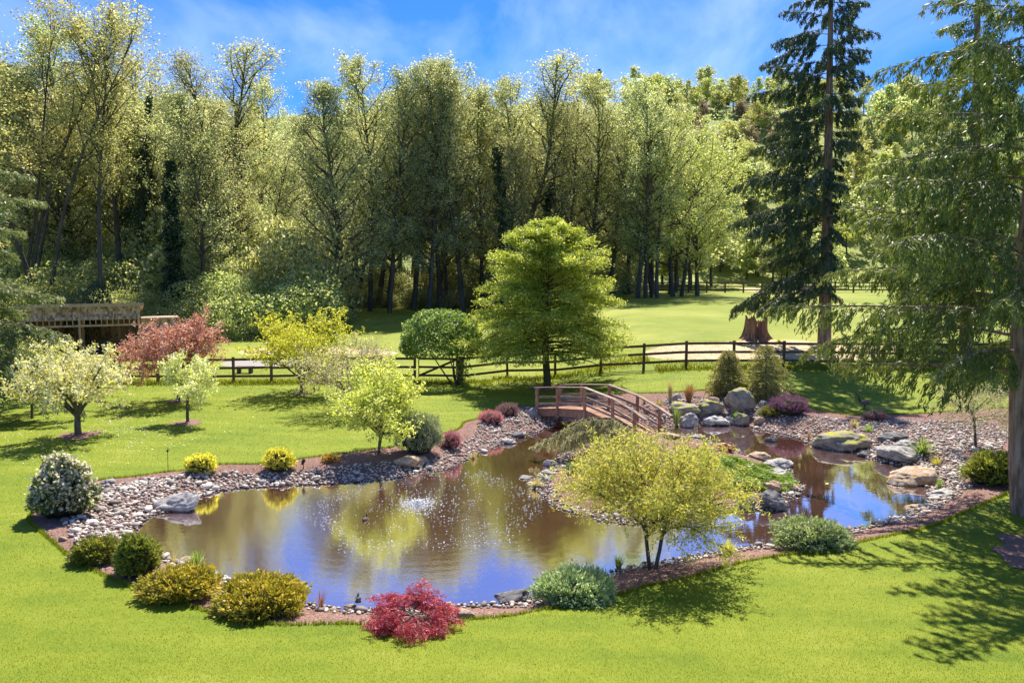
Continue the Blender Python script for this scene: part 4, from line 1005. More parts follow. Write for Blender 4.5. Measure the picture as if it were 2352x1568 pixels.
# ---- shrubs
def mound(name, label, px, py, wpx, hpx, seed, mat, n=5200, ls=.075, asp=.3, lumps=12, cat='shrub', dep=.85, hm=None, core=True, outj=.6, extra=None, spiky=0., pyr=0.):
    b = hit(px, py); d = b[1]; wd = wpx * d / F; dp = wd * dep; app = hpx * d / F; kk = CH / d
    e = dp / 2 * kk; wd *= 1.04 if wpx > 80 else 1.1
    v = app - e * .8; h = math.sqrt(max(v * v - e * e, (.30 * wd) ** 2)) if hm is None else hm
    h = max(h, .34 * wd) if hm is None else h
    g = np.random.default_rng(seed); cy = d + dp * .42
    t = thing(name, label, cat, (atd(px, cy), cy, max(tz(b[0], cy), 0.02) - .02))
    # one lumpy dome: radius modulated by noise, leaves set in little sprays
    so = Vector((seed * 1.37, seed * .71, 3.))
    def rad(v): return 1 + .26 * mnoise.fractal(Vector(v) * 1.5 + so, .9, 2., 2) + .15 * mnoise.noise(Vector(v) * 4.2 + so)
    nt_ = n // 7; v = g.normal(size=(nt_ * 2, 3)); v /= np.linalg.norm(v, axis=1)[:, None]; v = v[v[:, 2] > -.42][:nt_]
    rr = np.array([rad(q) for q in v]); dpt = g.uniform(.80, 1.03, len(v)); cen_ = v * (rr * dpt)[:, None] * .93
    cen_[:, 2] = .40 + cen_[:, 2] * .60; cen_ = cen_ * (wd / 2, dp / 2, h)
    cen_[:, :2] *= (1 - pyr * np.clip(cen_[:, 2] / h, 0, 1))[:, None]
    nd = v + (0, 0, .35 + spiky); nd = nd + g.normal(size=nd.shape) * .28; nd /= np.linalg.norm(nd, axis=1)[:, None]
    P = np.repeat(cen_, 7, 0) + np.repeat(nd, 7, 0) * (np.tile(np.linspace(-.5, .9, 7), len(cen_)) * ls)[:, None] + g.normal(size=(len(cen_) * 7, 3)) * ls * .28
    P[:, 2] = np.abs(P[:, 2]); D = np.repeat(nd, 7, 0); rn = np.clip(np.repeat(g.random(len(cen_)), 7) * .6 + g.random(len(P)) * .4, 0, 1)
    put('foliage', leaf_mesh('foliage', P, ls, asp, D=D, jit=outj, g=g, rnd=rn), t, MT[mat])
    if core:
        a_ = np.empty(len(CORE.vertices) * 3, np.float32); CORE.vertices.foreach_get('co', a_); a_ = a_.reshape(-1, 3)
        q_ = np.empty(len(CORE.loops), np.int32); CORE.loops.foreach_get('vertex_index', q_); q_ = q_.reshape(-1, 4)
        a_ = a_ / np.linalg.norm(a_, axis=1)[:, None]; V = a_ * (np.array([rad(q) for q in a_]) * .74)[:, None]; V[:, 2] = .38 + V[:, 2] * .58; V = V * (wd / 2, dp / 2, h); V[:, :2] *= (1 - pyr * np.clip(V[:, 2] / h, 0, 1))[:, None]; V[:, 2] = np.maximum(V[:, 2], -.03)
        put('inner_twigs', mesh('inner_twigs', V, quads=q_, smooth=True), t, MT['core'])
    if extra:
        k = np.where((D[:, 2] > .3) | (g.random(len(P)) < .3))[0]; k = k[g.random(len(k)) < extra[1]]
        put(extra[3], leaf_mesh(extra[3], P[k] * 1.03 + g.normal(size=(len(k), 3)) * .01, extra[2], .8, g=g), t, MT[extra[0]])
    return t
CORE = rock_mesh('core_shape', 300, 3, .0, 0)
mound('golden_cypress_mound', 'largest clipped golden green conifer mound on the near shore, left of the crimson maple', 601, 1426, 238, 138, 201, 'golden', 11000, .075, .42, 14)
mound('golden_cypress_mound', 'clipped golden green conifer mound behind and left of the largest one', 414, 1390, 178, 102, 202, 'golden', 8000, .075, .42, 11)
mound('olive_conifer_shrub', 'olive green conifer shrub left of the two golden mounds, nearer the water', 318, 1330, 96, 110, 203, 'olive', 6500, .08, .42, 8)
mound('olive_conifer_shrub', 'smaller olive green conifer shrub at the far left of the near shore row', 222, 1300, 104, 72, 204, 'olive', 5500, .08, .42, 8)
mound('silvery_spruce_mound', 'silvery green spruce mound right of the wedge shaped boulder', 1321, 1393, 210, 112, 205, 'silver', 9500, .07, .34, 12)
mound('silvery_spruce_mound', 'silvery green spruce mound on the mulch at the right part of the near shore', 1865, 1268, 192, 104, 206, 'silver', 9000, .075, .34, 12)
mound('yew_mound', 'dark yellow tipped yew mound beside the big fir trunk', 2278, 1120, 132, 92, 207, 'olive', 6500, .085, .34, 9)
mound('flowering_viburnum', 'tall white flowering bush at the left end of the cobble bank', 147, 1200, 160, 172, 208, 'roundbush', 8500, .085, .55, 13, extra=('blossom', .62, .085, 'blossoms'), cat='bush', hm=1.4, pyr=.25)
mound('canary_shrub', 'small ball of canary yellow foliage at the lawn edge, left of the larger yellow ball', 463, 1094, 66, 52, 209, 'canary', 3200, .06, .5, 6)
mound('canary_shrub', 'larger canary yellow ball shrub on the mulch by the cobbles', 640, 1092, 66, 68, 210, 'canary', 3600, .06, .5, 6, hm=.66)
mound('bronze_shrub', 'tiny orange bronze shrub on the mulch left of the lime maple', 759, 1062, 38, 20, 211, 'bronze', 900, .06, .5, 4)
mound('grey_juniper', 'feathery upright grey green juniper beside the lime maple', 962, 1052, 112, 110, 212, 'greyjun', 7500, .11, .2, 9, spiky=1.2, hm=1.25)
mound('heather', 'rose pink heather cushion right of the grey juniper', 1036, 1034, 50, 46, 213, 'heather', 3000, .06, .2, 5, spiky=.8)
mound('heather', 'pink heather cushion at the lawn corner left of the bridge', 1127, 976, 58, 36, 214, 'heather', 3000, .07, .2, 5, spiky=.8)
mound('heather', 'dusky brownish heather behind the pink one left of the bridge', 1166, 958, 52, 36, 215, 'heather_dark', 2800, .07, .2, 5, spiky=.8)
for px, py, rad_, H_, sd_, lb in ((1671, 906, 1.05, 1.95, 216, 'lighter pyramidal hemlock bush, left of a pair by the rail fence'), (1759, 912, 1.45, 2.25, 217, 'wider darker hemlock bush, right of a pair by the rail fence')):
    b = hit(px, py); t = thing('hemlock_bush', lb, 'bush', (b[0], b[1], b[2] - .05))
    tr, nd = conifer(sd_, H_, .045, 95, .03, lambda t_, a: rad_ * (1 - t_) ** .8 + .07, .35, 15000, .085, k2=26, hang=.5, asp=.3, spread=.04, hangers=2)
    put('stem', tr, t, MT['bark']); put('needles', nd, t, MT['hemlock'])
mound('heather', 'large purple heather mound right of the twin hemlock bushes', 1812, 960, 94, 54, 218, 'heather_purple', 5500, .07, .2, 9, spiky=.8)
mound('green_heather', 'low green heather at the foot of the mossy boulders', 1775, 963, 62, 30, 219, 'olive', 2600, .06, .3, 6)
mound('red_heather', 'bright red low shrub at the back edge of the island', 1668, 1038, 34, 20, 220, 'crimson', 1100, .06, .3, 5, cat='shrub')
mound('dwarf_willow', 'low dark shrub under the hemlock bushes behind the mossy boulder', 1700, 915, 70, 22, 221, 'olive', 2000, .08, .4, 6)
mound('creeping_bluegreen_shrub', 'blue green creeping shrub at the left end of the island', 1340, 1082, 86, 30, 222, 'bluejun', 3200, .07, .3, 7, core=False, hm=.16)
mound('dark_heather', 'dusky purple heather by the lawn edge under the fir branches', 2010, 968, 52, 26, 223, 'heather_dark', 1800, .07, .25, 5)

# creeping juniper over the island
def island_cover():
    g = np.random.default_rng(231)
    Z1 = zone([(1560,1040),(1640,1050),(1700,1062),(1760,1075),(1815,1098),(1835,1118),(1800,1135),(1740,1128),(1700,1140),(1650,1120),(1580,1090)])
    x0, y0 = Z1.min(0); x1, y1 = Z1.max(0); n = 42000
    X = g.uniform(x0, x1, n); Y = g.uniform(y0, y1, n); k = inside(Z1, X, Y) & (wsdf(X, Y) > .1); X, Y = X[k], Y[k]
    hgt = .10 + .07 * np.sin(X * 3.1 + 1) * np.sin(Y * 3.7) + .05 * np.sin(X * 8) * np.sin(Y * 9)
    P = np.column_stack([X, Y, terr(X, Y) + hgt * g.uniform(.3, 1.1, len(X))])
    D = np.column_stack([g.normal(size=len(X)) * .6 + .4, g.normal(size=len(X)) * .6 - .5, np.full(len(X), .25)])
    put('creeping_juniper', leaf_mesh('creeping_juniper', P, .10, .28, D=D, jit=.4, up=1.5, g=g), mat=MT['juniper_mat'], kind='stuff', label='bright green creeping juniper carpet over the right side of the island', cat='ground cover')
island_cover()

# weeping cedar
def weeping_cedar():
    g = np.random.default_rng(241); b = hit(1432, 1020); d = b[1]
    t = thing('weeping_cedar', 'weeping blue cedar arching from the bridge over the water with hanging curtains of needles', 'tree', (b[0], d, b[2] - .05))
    def wp(px, py): return np.array([(px - 1432) * d / F, 0, (1020 - py) * d / F])
    mains = []
    for pts, dy in (([(1432,1020),(1440,985),(1425,962),(1395,955),(1350,957),(1310,972),(1275,992),(1240,1012),(1213,1030)], 0), ([(1432,1020),(1420,985),(1390,972),(1350,975),(1310,988),(1285,1010)], -.35), ([(1432,1020),(1445,980),(1432,968),(1405,972),(1380,990)], -.6),
                    ([(1432,1020),(1410,985),(1370,965),(1330,968),(1300,985)], .4)):
        P = np.array([wp(*p) for p in pts]); P[:, 1] = dy * np.linspace(0, 1, len(P)) ** .7; P = catmull(P, .12, False); mains.append(P)
    W = [taper(P, .05 if i == 0 else .03, .25) for i, P in enumerate(mains)]; H_ = []
    for P in mains:
        n = int(len(P) * 8)
        for i in range(n):
            p, T = lerp(P, g.uniform(.2, 1)); L_ = g.uniform(.25, 1.0) * min(1.15, (p[2] + .1) * 1.35)
            q = path(p + g.normal(size=3) * (.03, .12, .01), (T[0] * .3 + g.normal() * .15, g.normal() * .25, -.9), L_, 5, -.6, .07, g); H_.append(q)
    put('branches', wood('branches', [(W, 6), ([taper(q, .006) for q in H_], 3)]), t, MT['bark'])
    Pp, D = samp(H_, 55, .014, g, 0); put('needles', leaf_mesh('needles', Pp, .055, .3, D=D, jit=.9, g=g), t, MT['cedar'])
weeping_cedar()

# grass clumps
def clump(name, label, px, py, wpx, hpx, seed, mat, n=90, bw=.011, cat='grass clump', lean=.5):
    b = hit(px, py); d = b[1]; g = np.random.default_rng(seed); h = hpx * d / F * 1.05; w_ = wpx * d / F / 2
    t = thing(name, label, cat, (b[0], d, max(b[2], -.02)))
    V = []; Q_ = []; Rn = []
    for i in range(n):
        a = g.uniform(0, 6.28); L_ = h * g.uniform(.6, 1.1); out_ = g.random() * lean * w_ / h * 2.0
        q = path((math.cos(a) * w_ * .22 * g.random(), math.sin(a) * w_ * .22 * g.random(), 0), (math.cos(a) * out_, math.sin(a) * out_, 1), L_, 4, -lean * out_ * 1.5, .04, g)
        s = np.array([-math.sin(a), math.cos(a), 0]) * bw
        k = np.array([1, 1, .8, .5, .05])[:, None]
        v = np.concatenate([q - s * k, q + s * k]); o = len(V) * 10
        V.append(v); Q_ += [(o + j, o + j + 5, o + j + 6, o + j + 1) for j in range(4)]; Rn += [g.random()] * 4
    put('blades', mesh('blades', np.concatenate(V), quads=Q_, rnd=Rn), t, MT[mat]); return t
clump('reed_clump', 'white striped green reeds behind the golden mound at the near shore', 450, 1302, 60, 42, 301, 'iris', 110)
clump('reed_clump', 'thin straw coloured reeds leaning over the water behind the olive shrub', 400, 1292, 44, 34, 302, 'straw', 26, .005)
clump('dry_reeds', 'dry brown reed stems between the largest golden mound and the stone figure', 735, 1398, 46, 50, 303, 'drygrass', 34, .006)
clump('golden_sedge', 'bright yellow tuft of grass on the near shore right of the laceleaf maple', 1672, 1276, 44, 38, 304, 'yelgrass', 240, .008, lean=.7)
clump('iris_clump', 'green iris leaves by the water behind the silvery mound', 1421, 1308, 40, 34, 305, 'iris', 60)
clump('straw_tuft', 'straw coloured tuft at the left tip of the island', 1234, 1120, 40, 30, 306, 'straw', 110, lean=.9)
clump('straw_tuft', 'small straw tuft at the water edge of the pebble beach', 1088, 1056, 30, 18, 307, 'straw', 70, lean=.9)
clump('iris_clump', 'bright green iris clump at the bridge end of the back shore', 1553, 980, 30, 46, 308, 'iris', 110, .014)
clump('dry_grass_clump', 'tall tan grass clump in the mulch behind the bridge', 1539, 922, 24, 46, 309, 'straw', 110, .012, lean=.3)
clump('dry_grass_clump', 'round reddish brown grass clump in the mulch behind the bridge', 1582, 924, 40, 42, 310, 'drygrass', 220, .013, lean=.5)
clump('dry_grass_clump', 'short pale grass tuft left of the tall tan clump', 1515, 938, 28, 26, 311, 'straw', 70, .012)
clump('iris_clump', 'pale green iris leaves between the boulders behind the pond', 1692, 968, 38, 26, 312, 'iris', 90, .014)
clump('straw_tuft', 'yellow tuft among the grey stones on the back shore of the island', 1779, 1068, 28, 16, 313, 'yelgrass', 70)
clump('fern', 'bright yellow green fern on the right shore beside the grey boulder', 2118, 1042, 58, 44, 314, 'iris', 130, .016, cat='fern', lean=.8)
clump('sedge_tuft', 'dark green tuft growing at the side of the large ochre boulder', 2157, 1128, 24, 32, 315, 'iris', 90, .008)
clump('sedge_tuft', 'green tuft on the pebbles below the bright fern', 2150, 1070, 40, 26, 316, 'yelgrass', 80, .009)
clump('sedge_tuft', 'grassy tuft on the back pebble beach under the fir branches', 1962, 982, 34, 24, 317, 'straw', 80, .01)
clump('sedge_tuft', 'wispy green grass at the back of the big lichen boulder', 1995, 992, 44, 22, 318, 'iris', 80, .01)
clump('sedge_tuft', 'thin dark sedge at the waterline left of the big lichen boulder', 1857, 1012, 14, 24, 319, 'drygrass', 40, .008)
clump('sedge_tuft', 'faint dry sedge in the shallow water near the right silvery mound', 1992, 1212, 60, 14, 320, 'iris', 40, .005)
clump('sedge_tuft', 'thin yellow tuft on the mulch behind the bridge rails', 1480, 925, 20, 20, 321, 'yelgrass', 50, .01)
clump('uncut_grass_tuft', 'ragged grass at the foot of the tall spruce stump beyond the fence', 1790, 784, 30, 8, 322, 'yelgrass', 60, .02)

# ------------------------------------------------------------------ mulch rings round the trees
def ring(px, py, w_):
    b = hit(px, py); n = 26; V = [(b[0], b[1], tz(b[0], b[1]) + .05)]
    for i in range(n):
        a = i * 2 * math.pi / n; r_ = w_ * (1 + .18 * math.sin(3 * a + px) + .12 * math.sin(7 * a + 1)); x, y = b[0] + math.cos(a) * r_, b[1] + math.sin(a) * r_ * 1.1; V.append((x, y, tz(x, y) + .015))
    put('mulch_ring', mesh('mulch_ring', V, tris=[(0, 1 + i, 1 + (i + 1) % n) for i in range(n)], smooth=True), mat=MT['mulch'], kind='structure')
for a in [(181,1000,.62),(431,971,.5),(408,922,.4),(692,903,.4),(801,946,.5),(83,920,.4),(1257,891,.8),(2410,1275,1.0)]: ring(*a)
for i, (px, py) in enumerate([(1222, 893), (1236, 898), (1290, 897)]):
    boulder(px, py, 12, 8, 400 + i, 'rock_warm', ['small pale stone left of the feathery tree trunk', 'small stone in front of the feathery tree trunk', 'small stone right of the feathery tree trunk'][i], name='rock')

# ------------------------------------------------------------------ fences
def slim_box_mesh(name, a, b, wd, h): m = MB(); m.bar(a, b, wd, h); return m.make(name)
def rail_fence(label, pts, name='rail_fence', H=1.3, rails=(1.18, .76, .34), pw=.12, rw=.04, rh=.12, thick=()):
    t = thing(name, label, 'fence', (pts[0][0], pts[0][1], pts[0][2]))
    O = Vector(pts[0])
    for i, p in enumerate(pts):
        w_ = pw * (2.2 if i in thick else 1)
        m = MB(); m.box((0, 0, H / 2 - .15), (w_, w_, H + .3), Matrix.Rotation(random.uniform(-.02, .02), 3, 'Y')); o = put('post', m.make('post'), t, MT['fence']); o.location = Vector(p) - O
    for a, b in zip(pts[:-1], pts[1:]):
        for z in rails:
            off = Vector((0, -pw / 2 - rw / 2, 0))
            m = MB(); m.bar(Vector(a) - O + Vector((0, 0, z + random.uniform(-.015, .015))) + off, Vector(b) - O + Vector((0, 0, z + random.uniform(-.015, .015))) + off, rw, rh)
            put('rail', m.make('rail'), t, MT['fence'])
    return t
def fp(px, d): return tuple(col_at(px, d))
rail_fence('dark three rail fence along the orchard from the shed to the gate', [fp(px, 39.6) for px in (-60, 27, 114, 201, 276, 363, 450, 537, 624, 711, 798, 876, 953)])
rail_fence('dark three rail fence running from the gate past the feathery tree and behind the pond', [fp(px, d) for px, d in ((1059, 39.6), (1165, 41.6), (1275, 41), (1380, 40), (1478, 38.9), (1575, 38.6), (1684, 38.6), (1798, 38.6), (1906, 38.6), (2014, 38.6), (2118, 38.6), (2222, 38.6), (2322, 38.6), (2430, 38.6))], thick=(0,))
def gate():
    a, b = Vector(fp(962, 39.55)), Vector(fp(1048, 39.55)); t = thing('field_gate', 'wooden field gate with diagonal brace between the two fences', 'gate', tuple(a))
    v = b - a
    for z in (1.18, .76, .34): put('gate_rail', slim_box_mesh('gate_rail', (0, 0, z), v + Vector((0, 0, z)), .045, .11), t, MT['fence'])
    put('brace', slim_box_mesh('brace', (0.05, -.05, .34), v + Vector((0, -.05, 1.15)), .04, .11), t, MT['fence'])
    for q in (Vector((0, 0, 0)), v): put('stile', slim_box_mesh('stile', q + Vector((0, .045, .24)), q + Vector((0, .045, 1.26)), .04, .1), t, MT['fence'])
gate()
rail_fence('distant rail fence across the far side of the paddock', [fp(px, 94) for px in range(1370, 2500, 42)], H=1.35, pw=.15, rh=.14)
rail_fence('low rail fence corner beyond the tall spruce', [fp(1875, 92), fp(1878, 88)], H=2.6, pw=.2, rails=(1.3, .8))
def corral():
    t = thing('corral_rail', 'short white topped rail on posts in front of the shed opening', 'fence', fp(190, 42)); O = Vector(fp(190, 42))
    for px in (192, 207, 245): m = MB(); m.box((0, 0, .55), (.1, .1, 1.1)); o = put('post', m.make('post'), t, MT['shed_trim']); o.location = Vector(fp(px, 42)) - O
    put('rail', slim_box_mesh('rail', (0, -.08, 1.0), Vector(fp(248, 42)) - O + Vector((0, -.08, 1.0)), .04, .09), t, MT['white'])
corral()

# ------------------------------------------------------------------ bridge
def bridge():
    A = Vector((1.04, 31.3, 0)); u = Vector((.582, -.813, 0)); c = Vector((.813, .582, 0)); WD = 1.07
    t = thing('footbridge', 'arched wooden footbridge with handrails crossing to the island', 'bridge', tuple(A))
    ss = [-.35, 0, 1.3, 2.9, 4.4, 5.5, 6.3, 6.7]; zz = [.46, .50, .70, .88, .66, .38, .30, .26]
    dz = lambda s: float(np.interp(s, ss, zz))
    def at(s, k, z): return u * s + c * k + Vector((0, 0, z))
    n = int((6.7 + .35) / .145)
    for i in range(n):
        s0 = -.35 + i * .145; s1 = s0 + .128
        V = [at(s, k, dz(s) + h) for h in (-.04, 0) for s in (s0, s1) for k in (-.06, WD + .06)]
        m = MB(); m.add(V, [(0, 1, 3, 2), (4, 6, 7, 5), (0, 4, 5, 1), (2, 3, 7, 6), (0, 2, 6, 4), (1, 5, 7, 3)])
        put('plank', m.make('plank'), t, MT['bridge_wood'])
    for k in (.0, WD):
        for a, b in zip(ss[:-1], ss[1:]):
            m = MB(); m.bar(at(a, k, dz(a) - .18), at(b, k, dz(b) - .18), .06, .26); put('side_beam', m.make('side_beam'), t, MT['bridge_wood'])
    ps = [0, 1.3, 2.9, 4.4, 5.5]; top = [.82, .80, .80, .82, .80]
    for k in (-.07, WD + .07):
        for s, h in zip(ps, top):
            m = MB(); m.box(at(s, k, dz(s) + h / 2 - .18), (.085, .085, h + .36), Matrix.Rotation(-.95, 3, 'Z')); put('post', m.make('post'), t, MT['bridge_wood'])
        rp_ = [-.12] + ps + [6.05]; hh = [.82] + top + [.66]
        for (a, ha), (b, hb) in zip(zip(rp_[:-1], hh[:-1]), zip(rp_[1:], hh[1:])):
            m = MB(); m.bar(at(a, k, dz(a) + ha + .02), at(b, k, dz(b) + hb + .02), .15, .038); put('handrail', m.make('handrail'), t, MT['rail_wood'])
            for f in (.55, .22):
                kk = k + (.06 if k > 0 else .06)
                m = MB(); m.bar(at(max(a, 0), kk, dz(max(a, 0)) + ha * f), at(min(b, 5.6), kk, dz(min(b, 5.6)) + hb * f), .035, .085)
                if b > .1: put('rail', m.make('rail'), t, MT['rail_wood'])
bridge()

# ------------------------------------------------------------------ shed
def shed():
    a = Vector((atd(50, 45.3), 45.3, 0)); b = Vector((atd(323, 48), 48, 0)); u = (b - a).normalized(); n = Vector((-u.y, u.x, 0))
    if n.y < 0: n = -n
    Lf = (b - a).length; zg = tz(a.x, a.y) - .1; ztop = 3.86; dep = 4.2; zb = 2.66; zr = 3.0
    t = thing('horse_shed', 'open fronted wooden shed with shingled front and slatted vent strip behind the orchard', 'shed', (a.x, a.y, zg))
    def W(s, k, z): return u * s + n * k + Vector((0, 0, z - zg))
    def quadbox(name, s0, s1, k0, k1, z0, z1, mat, z1b=None, z0b=None, par=t):
        """box between s0..s1 along the front, k0..k1 in depth; z may differ at back"""
        z1b = z1 if z1b is None else z1b; z0b = z0 if z0b is None else z0b
        V = [W(s0, k0, z0), W(s1, k0, z0), W(s0, k1, z0b), W(s1, k1, z0b), W(s0, k0, z1), W(s1, k0, z1), W(s0, k1, z1b), W(s1, k1, z1b)]
        m = MB(); m.add(V, [(0, 2, 3, 1), (4, 5, 7, 6), (0, 1, 5, 4), (2, 6, 7, 3), (0, 4, 6, 2), (1, 3, 7, 5)]); return put(name, m.make(name), par, MT[mat])
    gable = quadbox('header_wall', 0, Lf, .0, .05, zr, ztop - .1, 'shed_board')
    # shingles: staggered courses, joined (each under ten pixels across)
    V = []; Q_ = []; Rn = []; m = MB(); cnt = 0
    for r_ in range(5):
        z0 = zr + r_ * .150; s = -random.uniform(0, .1)
        while s < Lf:
            w_ = random.uniform(.07, .16); s1 = min(s + w_, Lf); s0 = max(s, 0)
            if s1 > s0 + .02:
                dz_ = random.uniform(-.012, .012); th = random.uniform(.012, .025)
                VV = [W(s0, -.01 - th * 1.4, z0 + dz_), W(s1 - .008, -.01 - th * 1.4, z0 + dz_), W(s0, -.005, z0 + dz_), W(s1 - .008, -.005, z0 + dz_), W(s0, -.012, z0 + .17), W(s1 - .008, -.012, z0 + .17), W(s0, -.005, z0 + .17), W(s1 - .008, -.005, z0 + .17)]
                m.add(VV, [(0, 2, 3, 1), (4, 5, 7, 6), (0, 1, 5, 4), (2, 6, 7, 3), (0, 4, 6, 2), (1, 3, 7, 5)]); Rn += [random.random()] * 6
            s += w_
    me = mesh('shingles', np.array(m.V), polys=m.P, rnd=Rn); put('shingles', me, t, MT['shingle'], kind='stuff')
    quadbox('roof', -.35, Lf + .3, -.45, dep + .3, ztop - .04, ztop + .06, 'shed_trim', ztop + .06 - .6, ztop - .04 - .6)
    quadbox('fascia_board', -.35, Lf + .3, -.48, -.452, ztop - .10, ztop + .08, 'shed_trim')
    quadbox('beam', 0, Lf, -.06, .06, zb - .09, zb + .02, 'shed_trim'); quadbox('ledger', 0, Lf, -.05, .05, zr - .04, zr - .003, 'shed_trim')
    k = .25
    while k < Lf:
        quadbox('vent_slat', k, k + .045, -.03, .02, zb + .022, zr - .042, 'shed_trim'); k += .30
    for s in (-.02, 2.95, Lf - .06): quadbox('corner_post' if s > Lf - 1 else 'front_post', s, s + .13, -.085, .045, zg, zr if 3 < s < Lf - 1 else ztop - .12, 'shed_trim')
    for s in np.arange(1.2, Lf - .3, 1.25): quadbox('batten', s, s + .05, -.075, -.047, zr, ztop - .12, 'shed_trim')
    nb = int(Lf / .2)
    for i in range(nb): quadbox('back_board', i * .2, i * .2 + .19, dep - .03 - .01 * (i % 2), dep, zg, ztop - .72, 'shed_board')
    for i in range(int(dep / .2)): quadbox('side_board', Lf - .03, Lf, .1 + i * .2, .1 + i * .2 + .19, zg, ztop - .15 - i * .036, 'shed_board')
    for i in range(int(dep / .2)): quadbox('side_board', 0, .03, .1 + i * .2, .1 + i * .2 + .19, zg, ztop - .15 - i * .036, 'shed_board')
    for s in (3.0, 5.0): quadbox('inner_post', s, s + .14, 2.6, 2.74, zg, ztop - .6, 'shed_board')
    quadbox('inner_rail', Lf - .09, Lf - .032, .2, dep - .1, 2.1, 2.24, 'shed_board'); quadbox('kick_board', .1, Lf - .1, dep - .1, dep - .045, 1.3, 1.5, 'shed_board')
    # annex on the right
    an = quadbox('annex_wall', Lf + .16, Lf + 2.0, .9, 3.2, zg, 2.85, 'shed_board', 2.75)
    m = MB(); Rn = []
    for r_ in range(7):
        s = Lf + .16
        while s < Lf + 2.0:
            w_ = random.uniform(.08, .16); s1 = min(s + w_, Lf + 2.0); z0 = 1.15 + r_ * .24; th = random.uniform(.012, .03)
            VV = [W(s, .885 - th, z0), W(s1 - .01, .885 - th, z0), W(s, .895, z0), W(s1 - .01, .895, z0), W(s, .88, z0 + .25), W(s1 - .01, .88, z0 + .25), W(s, .895, z0 + .25), W(s1 - .01, .895, z0 + .25)]
            m.add(VV, [(0, 2, 3, 1), (4, 5, 7, 6), (0, 1, 5, 4), (2, 6, 7, 3), (0, 4, 6, 2), (1, 3, 7, 5)]); Rn += [random.random()] * 6; s += w_
    put('annex_shingles', mesh('annex_shingles', np.array(m.V), polys=m.P, rnd=Rn), t, MT['shingle'], kind='stuff')
    quadbox('annex_roof', Lf + .15, Lf + 2.3, .6, 3.5, 2.86, 2.97, 'shed_trim', 2.9, 2.79)
    # ride-on mower inside
    c_ = a + u * 4.3 + n * 1.0; mw = thing('garden_tractor', 'small red garden tractor parked in the shadow of the shed opening', 'tractor', (c_.x, c_.y, zg + .1), .5)
    q = MB(); q.box((0, .55, .72), (.55, .85, .38)); q.box((0, .55, .93), (.45, .7, .1)); put('hood', q.make('hood'), mw, MT['red'])
    q = MB(); q.box((0, -.2, .45), (.5, 1.6, .18)); q.box((0, -.45, .62), (.85, .8, .12)); put('chassis', q.make('chassis'), mw, MT['black'])
    q = MB(); q.box((0, -.5, .8), (.45, .42, .1)); q.box((0, -.72, 1.02), (.45, .1, .42)); put('seat', q.make('seat'), mw, MT['black'])
    q = MB(); q.tube([(0, 0, .75), (0, -.12, 1.12)], [.02, .02]); q.tube([(math.cos(x) * .17, -.14 + math.sin(x) * .15, 1.13 + math.sin(x) * .08) for x in np.linspace(0, 6.28, 14)], [.018] * 14, 5); put('steering_wheel', q.make('steering_wheel'), mw, MT['black'])
    for x, y, r_ in ((-.42, -.55, .42), (.42, -.55, .42), (-.36, .65, .24), (.36, .65, .24)):
        q = MB(); q.tube([(x - .12, y, r_), (x - .1, y, r_), (x + .1, y, r_), (x + .12, y, r_)], [r_ * .6, r_, r_, r_ * .6], 18); q.tube([(x - .13, y, r_), (x + .13, y, r_)], [r_ * .4, r_ * .4], 10); put('wheel', q.make('wheel'), mw, MT['black'])
shed()

# ------------------------------------------------------------------ stump
def stump():
    b = hit(1742, 782); d = b[1]; g = np.random.default_rng(501); H = 60 * d / F; r0 = 30 * d / F
    t = thing('tree_stump', 'tall jagged reddish tree stump in the paddock behind the fence', 'stump', (b[0], d + .5, b[2] - .1))
    n = 64; rows = 14; V = []
    for j in range(rows):
        f = j / (rows - 1)
        for i in range(n):
            a = i * 2 * math.pi / n
            rr = r0 * (.80 + .55 * (1 - f) ** 4 * (1 + .5 * math.sin(a * 4 + 1))) * (1 + .07 * math.sin(a * 9 + 2 * f) + .05 * math.sin(a * 23 + 3 * math.sin(f * 3)))
            if f > .3 and abs(math.sin(a * 1.5 + 4.0)) > .93: rr *= .62
            top = H * (.86 + .12 * math.sin(a * 5) + .08 * math.sin(a * 13 + 1) - .14 * (abs(math.sin(a * 1.5 + 4.0)) > .93))
            V.append((math.cos(a) * rr, math.sin(a) * rr, f * top))
    Q_ = [(j * n + i, j * n + (i + 1) % n, (j + 1) * n + (i + 1) % n, (j + 1) * n + i) for j in range(rows - 1) for i in range(n)]
    put('bark_shell', mesh('bark_shell', V, quads=Q_, smooth=False), t, MT['stump'])
    Vi = [(v[0] * .72, v[1] * .72, v[2] * .8) for v in V[-n:]] + [(0, 0, H * .45)]
    top = [tuple(v) for v in V[-n:]] + Vi
    put('hollow_top', mesh('hollow_top', top, quads=[(i, (i + 1) % n, n + (i + 1) % n, n + i) for i in range(n)], tris=[(n + i, n + (i + 1) % n, 2 * n) for i in range(n)]), t, MT['stump'])
stump()
def log_bench():
    b = hit(530, 872); t = thing('plank_bench', 'low dark plank bench behind the fence rails near the copper tree', 'bench', (b[0], b[1] + 2.2, tz(b[0], b[1] + 2.2)), 0, None, .75)
    m = MB(); m.box((0, 0, .42), (1.25, .45, .12)); put('seat', m.make('seat'), t, MT['bark'])
    for s in (-.42, .42): m = MB(); m.box((s, 0, .16), (.22, .38, .38)); put('leg', m.make('leg'), t, MT['bark'])
log_bench()

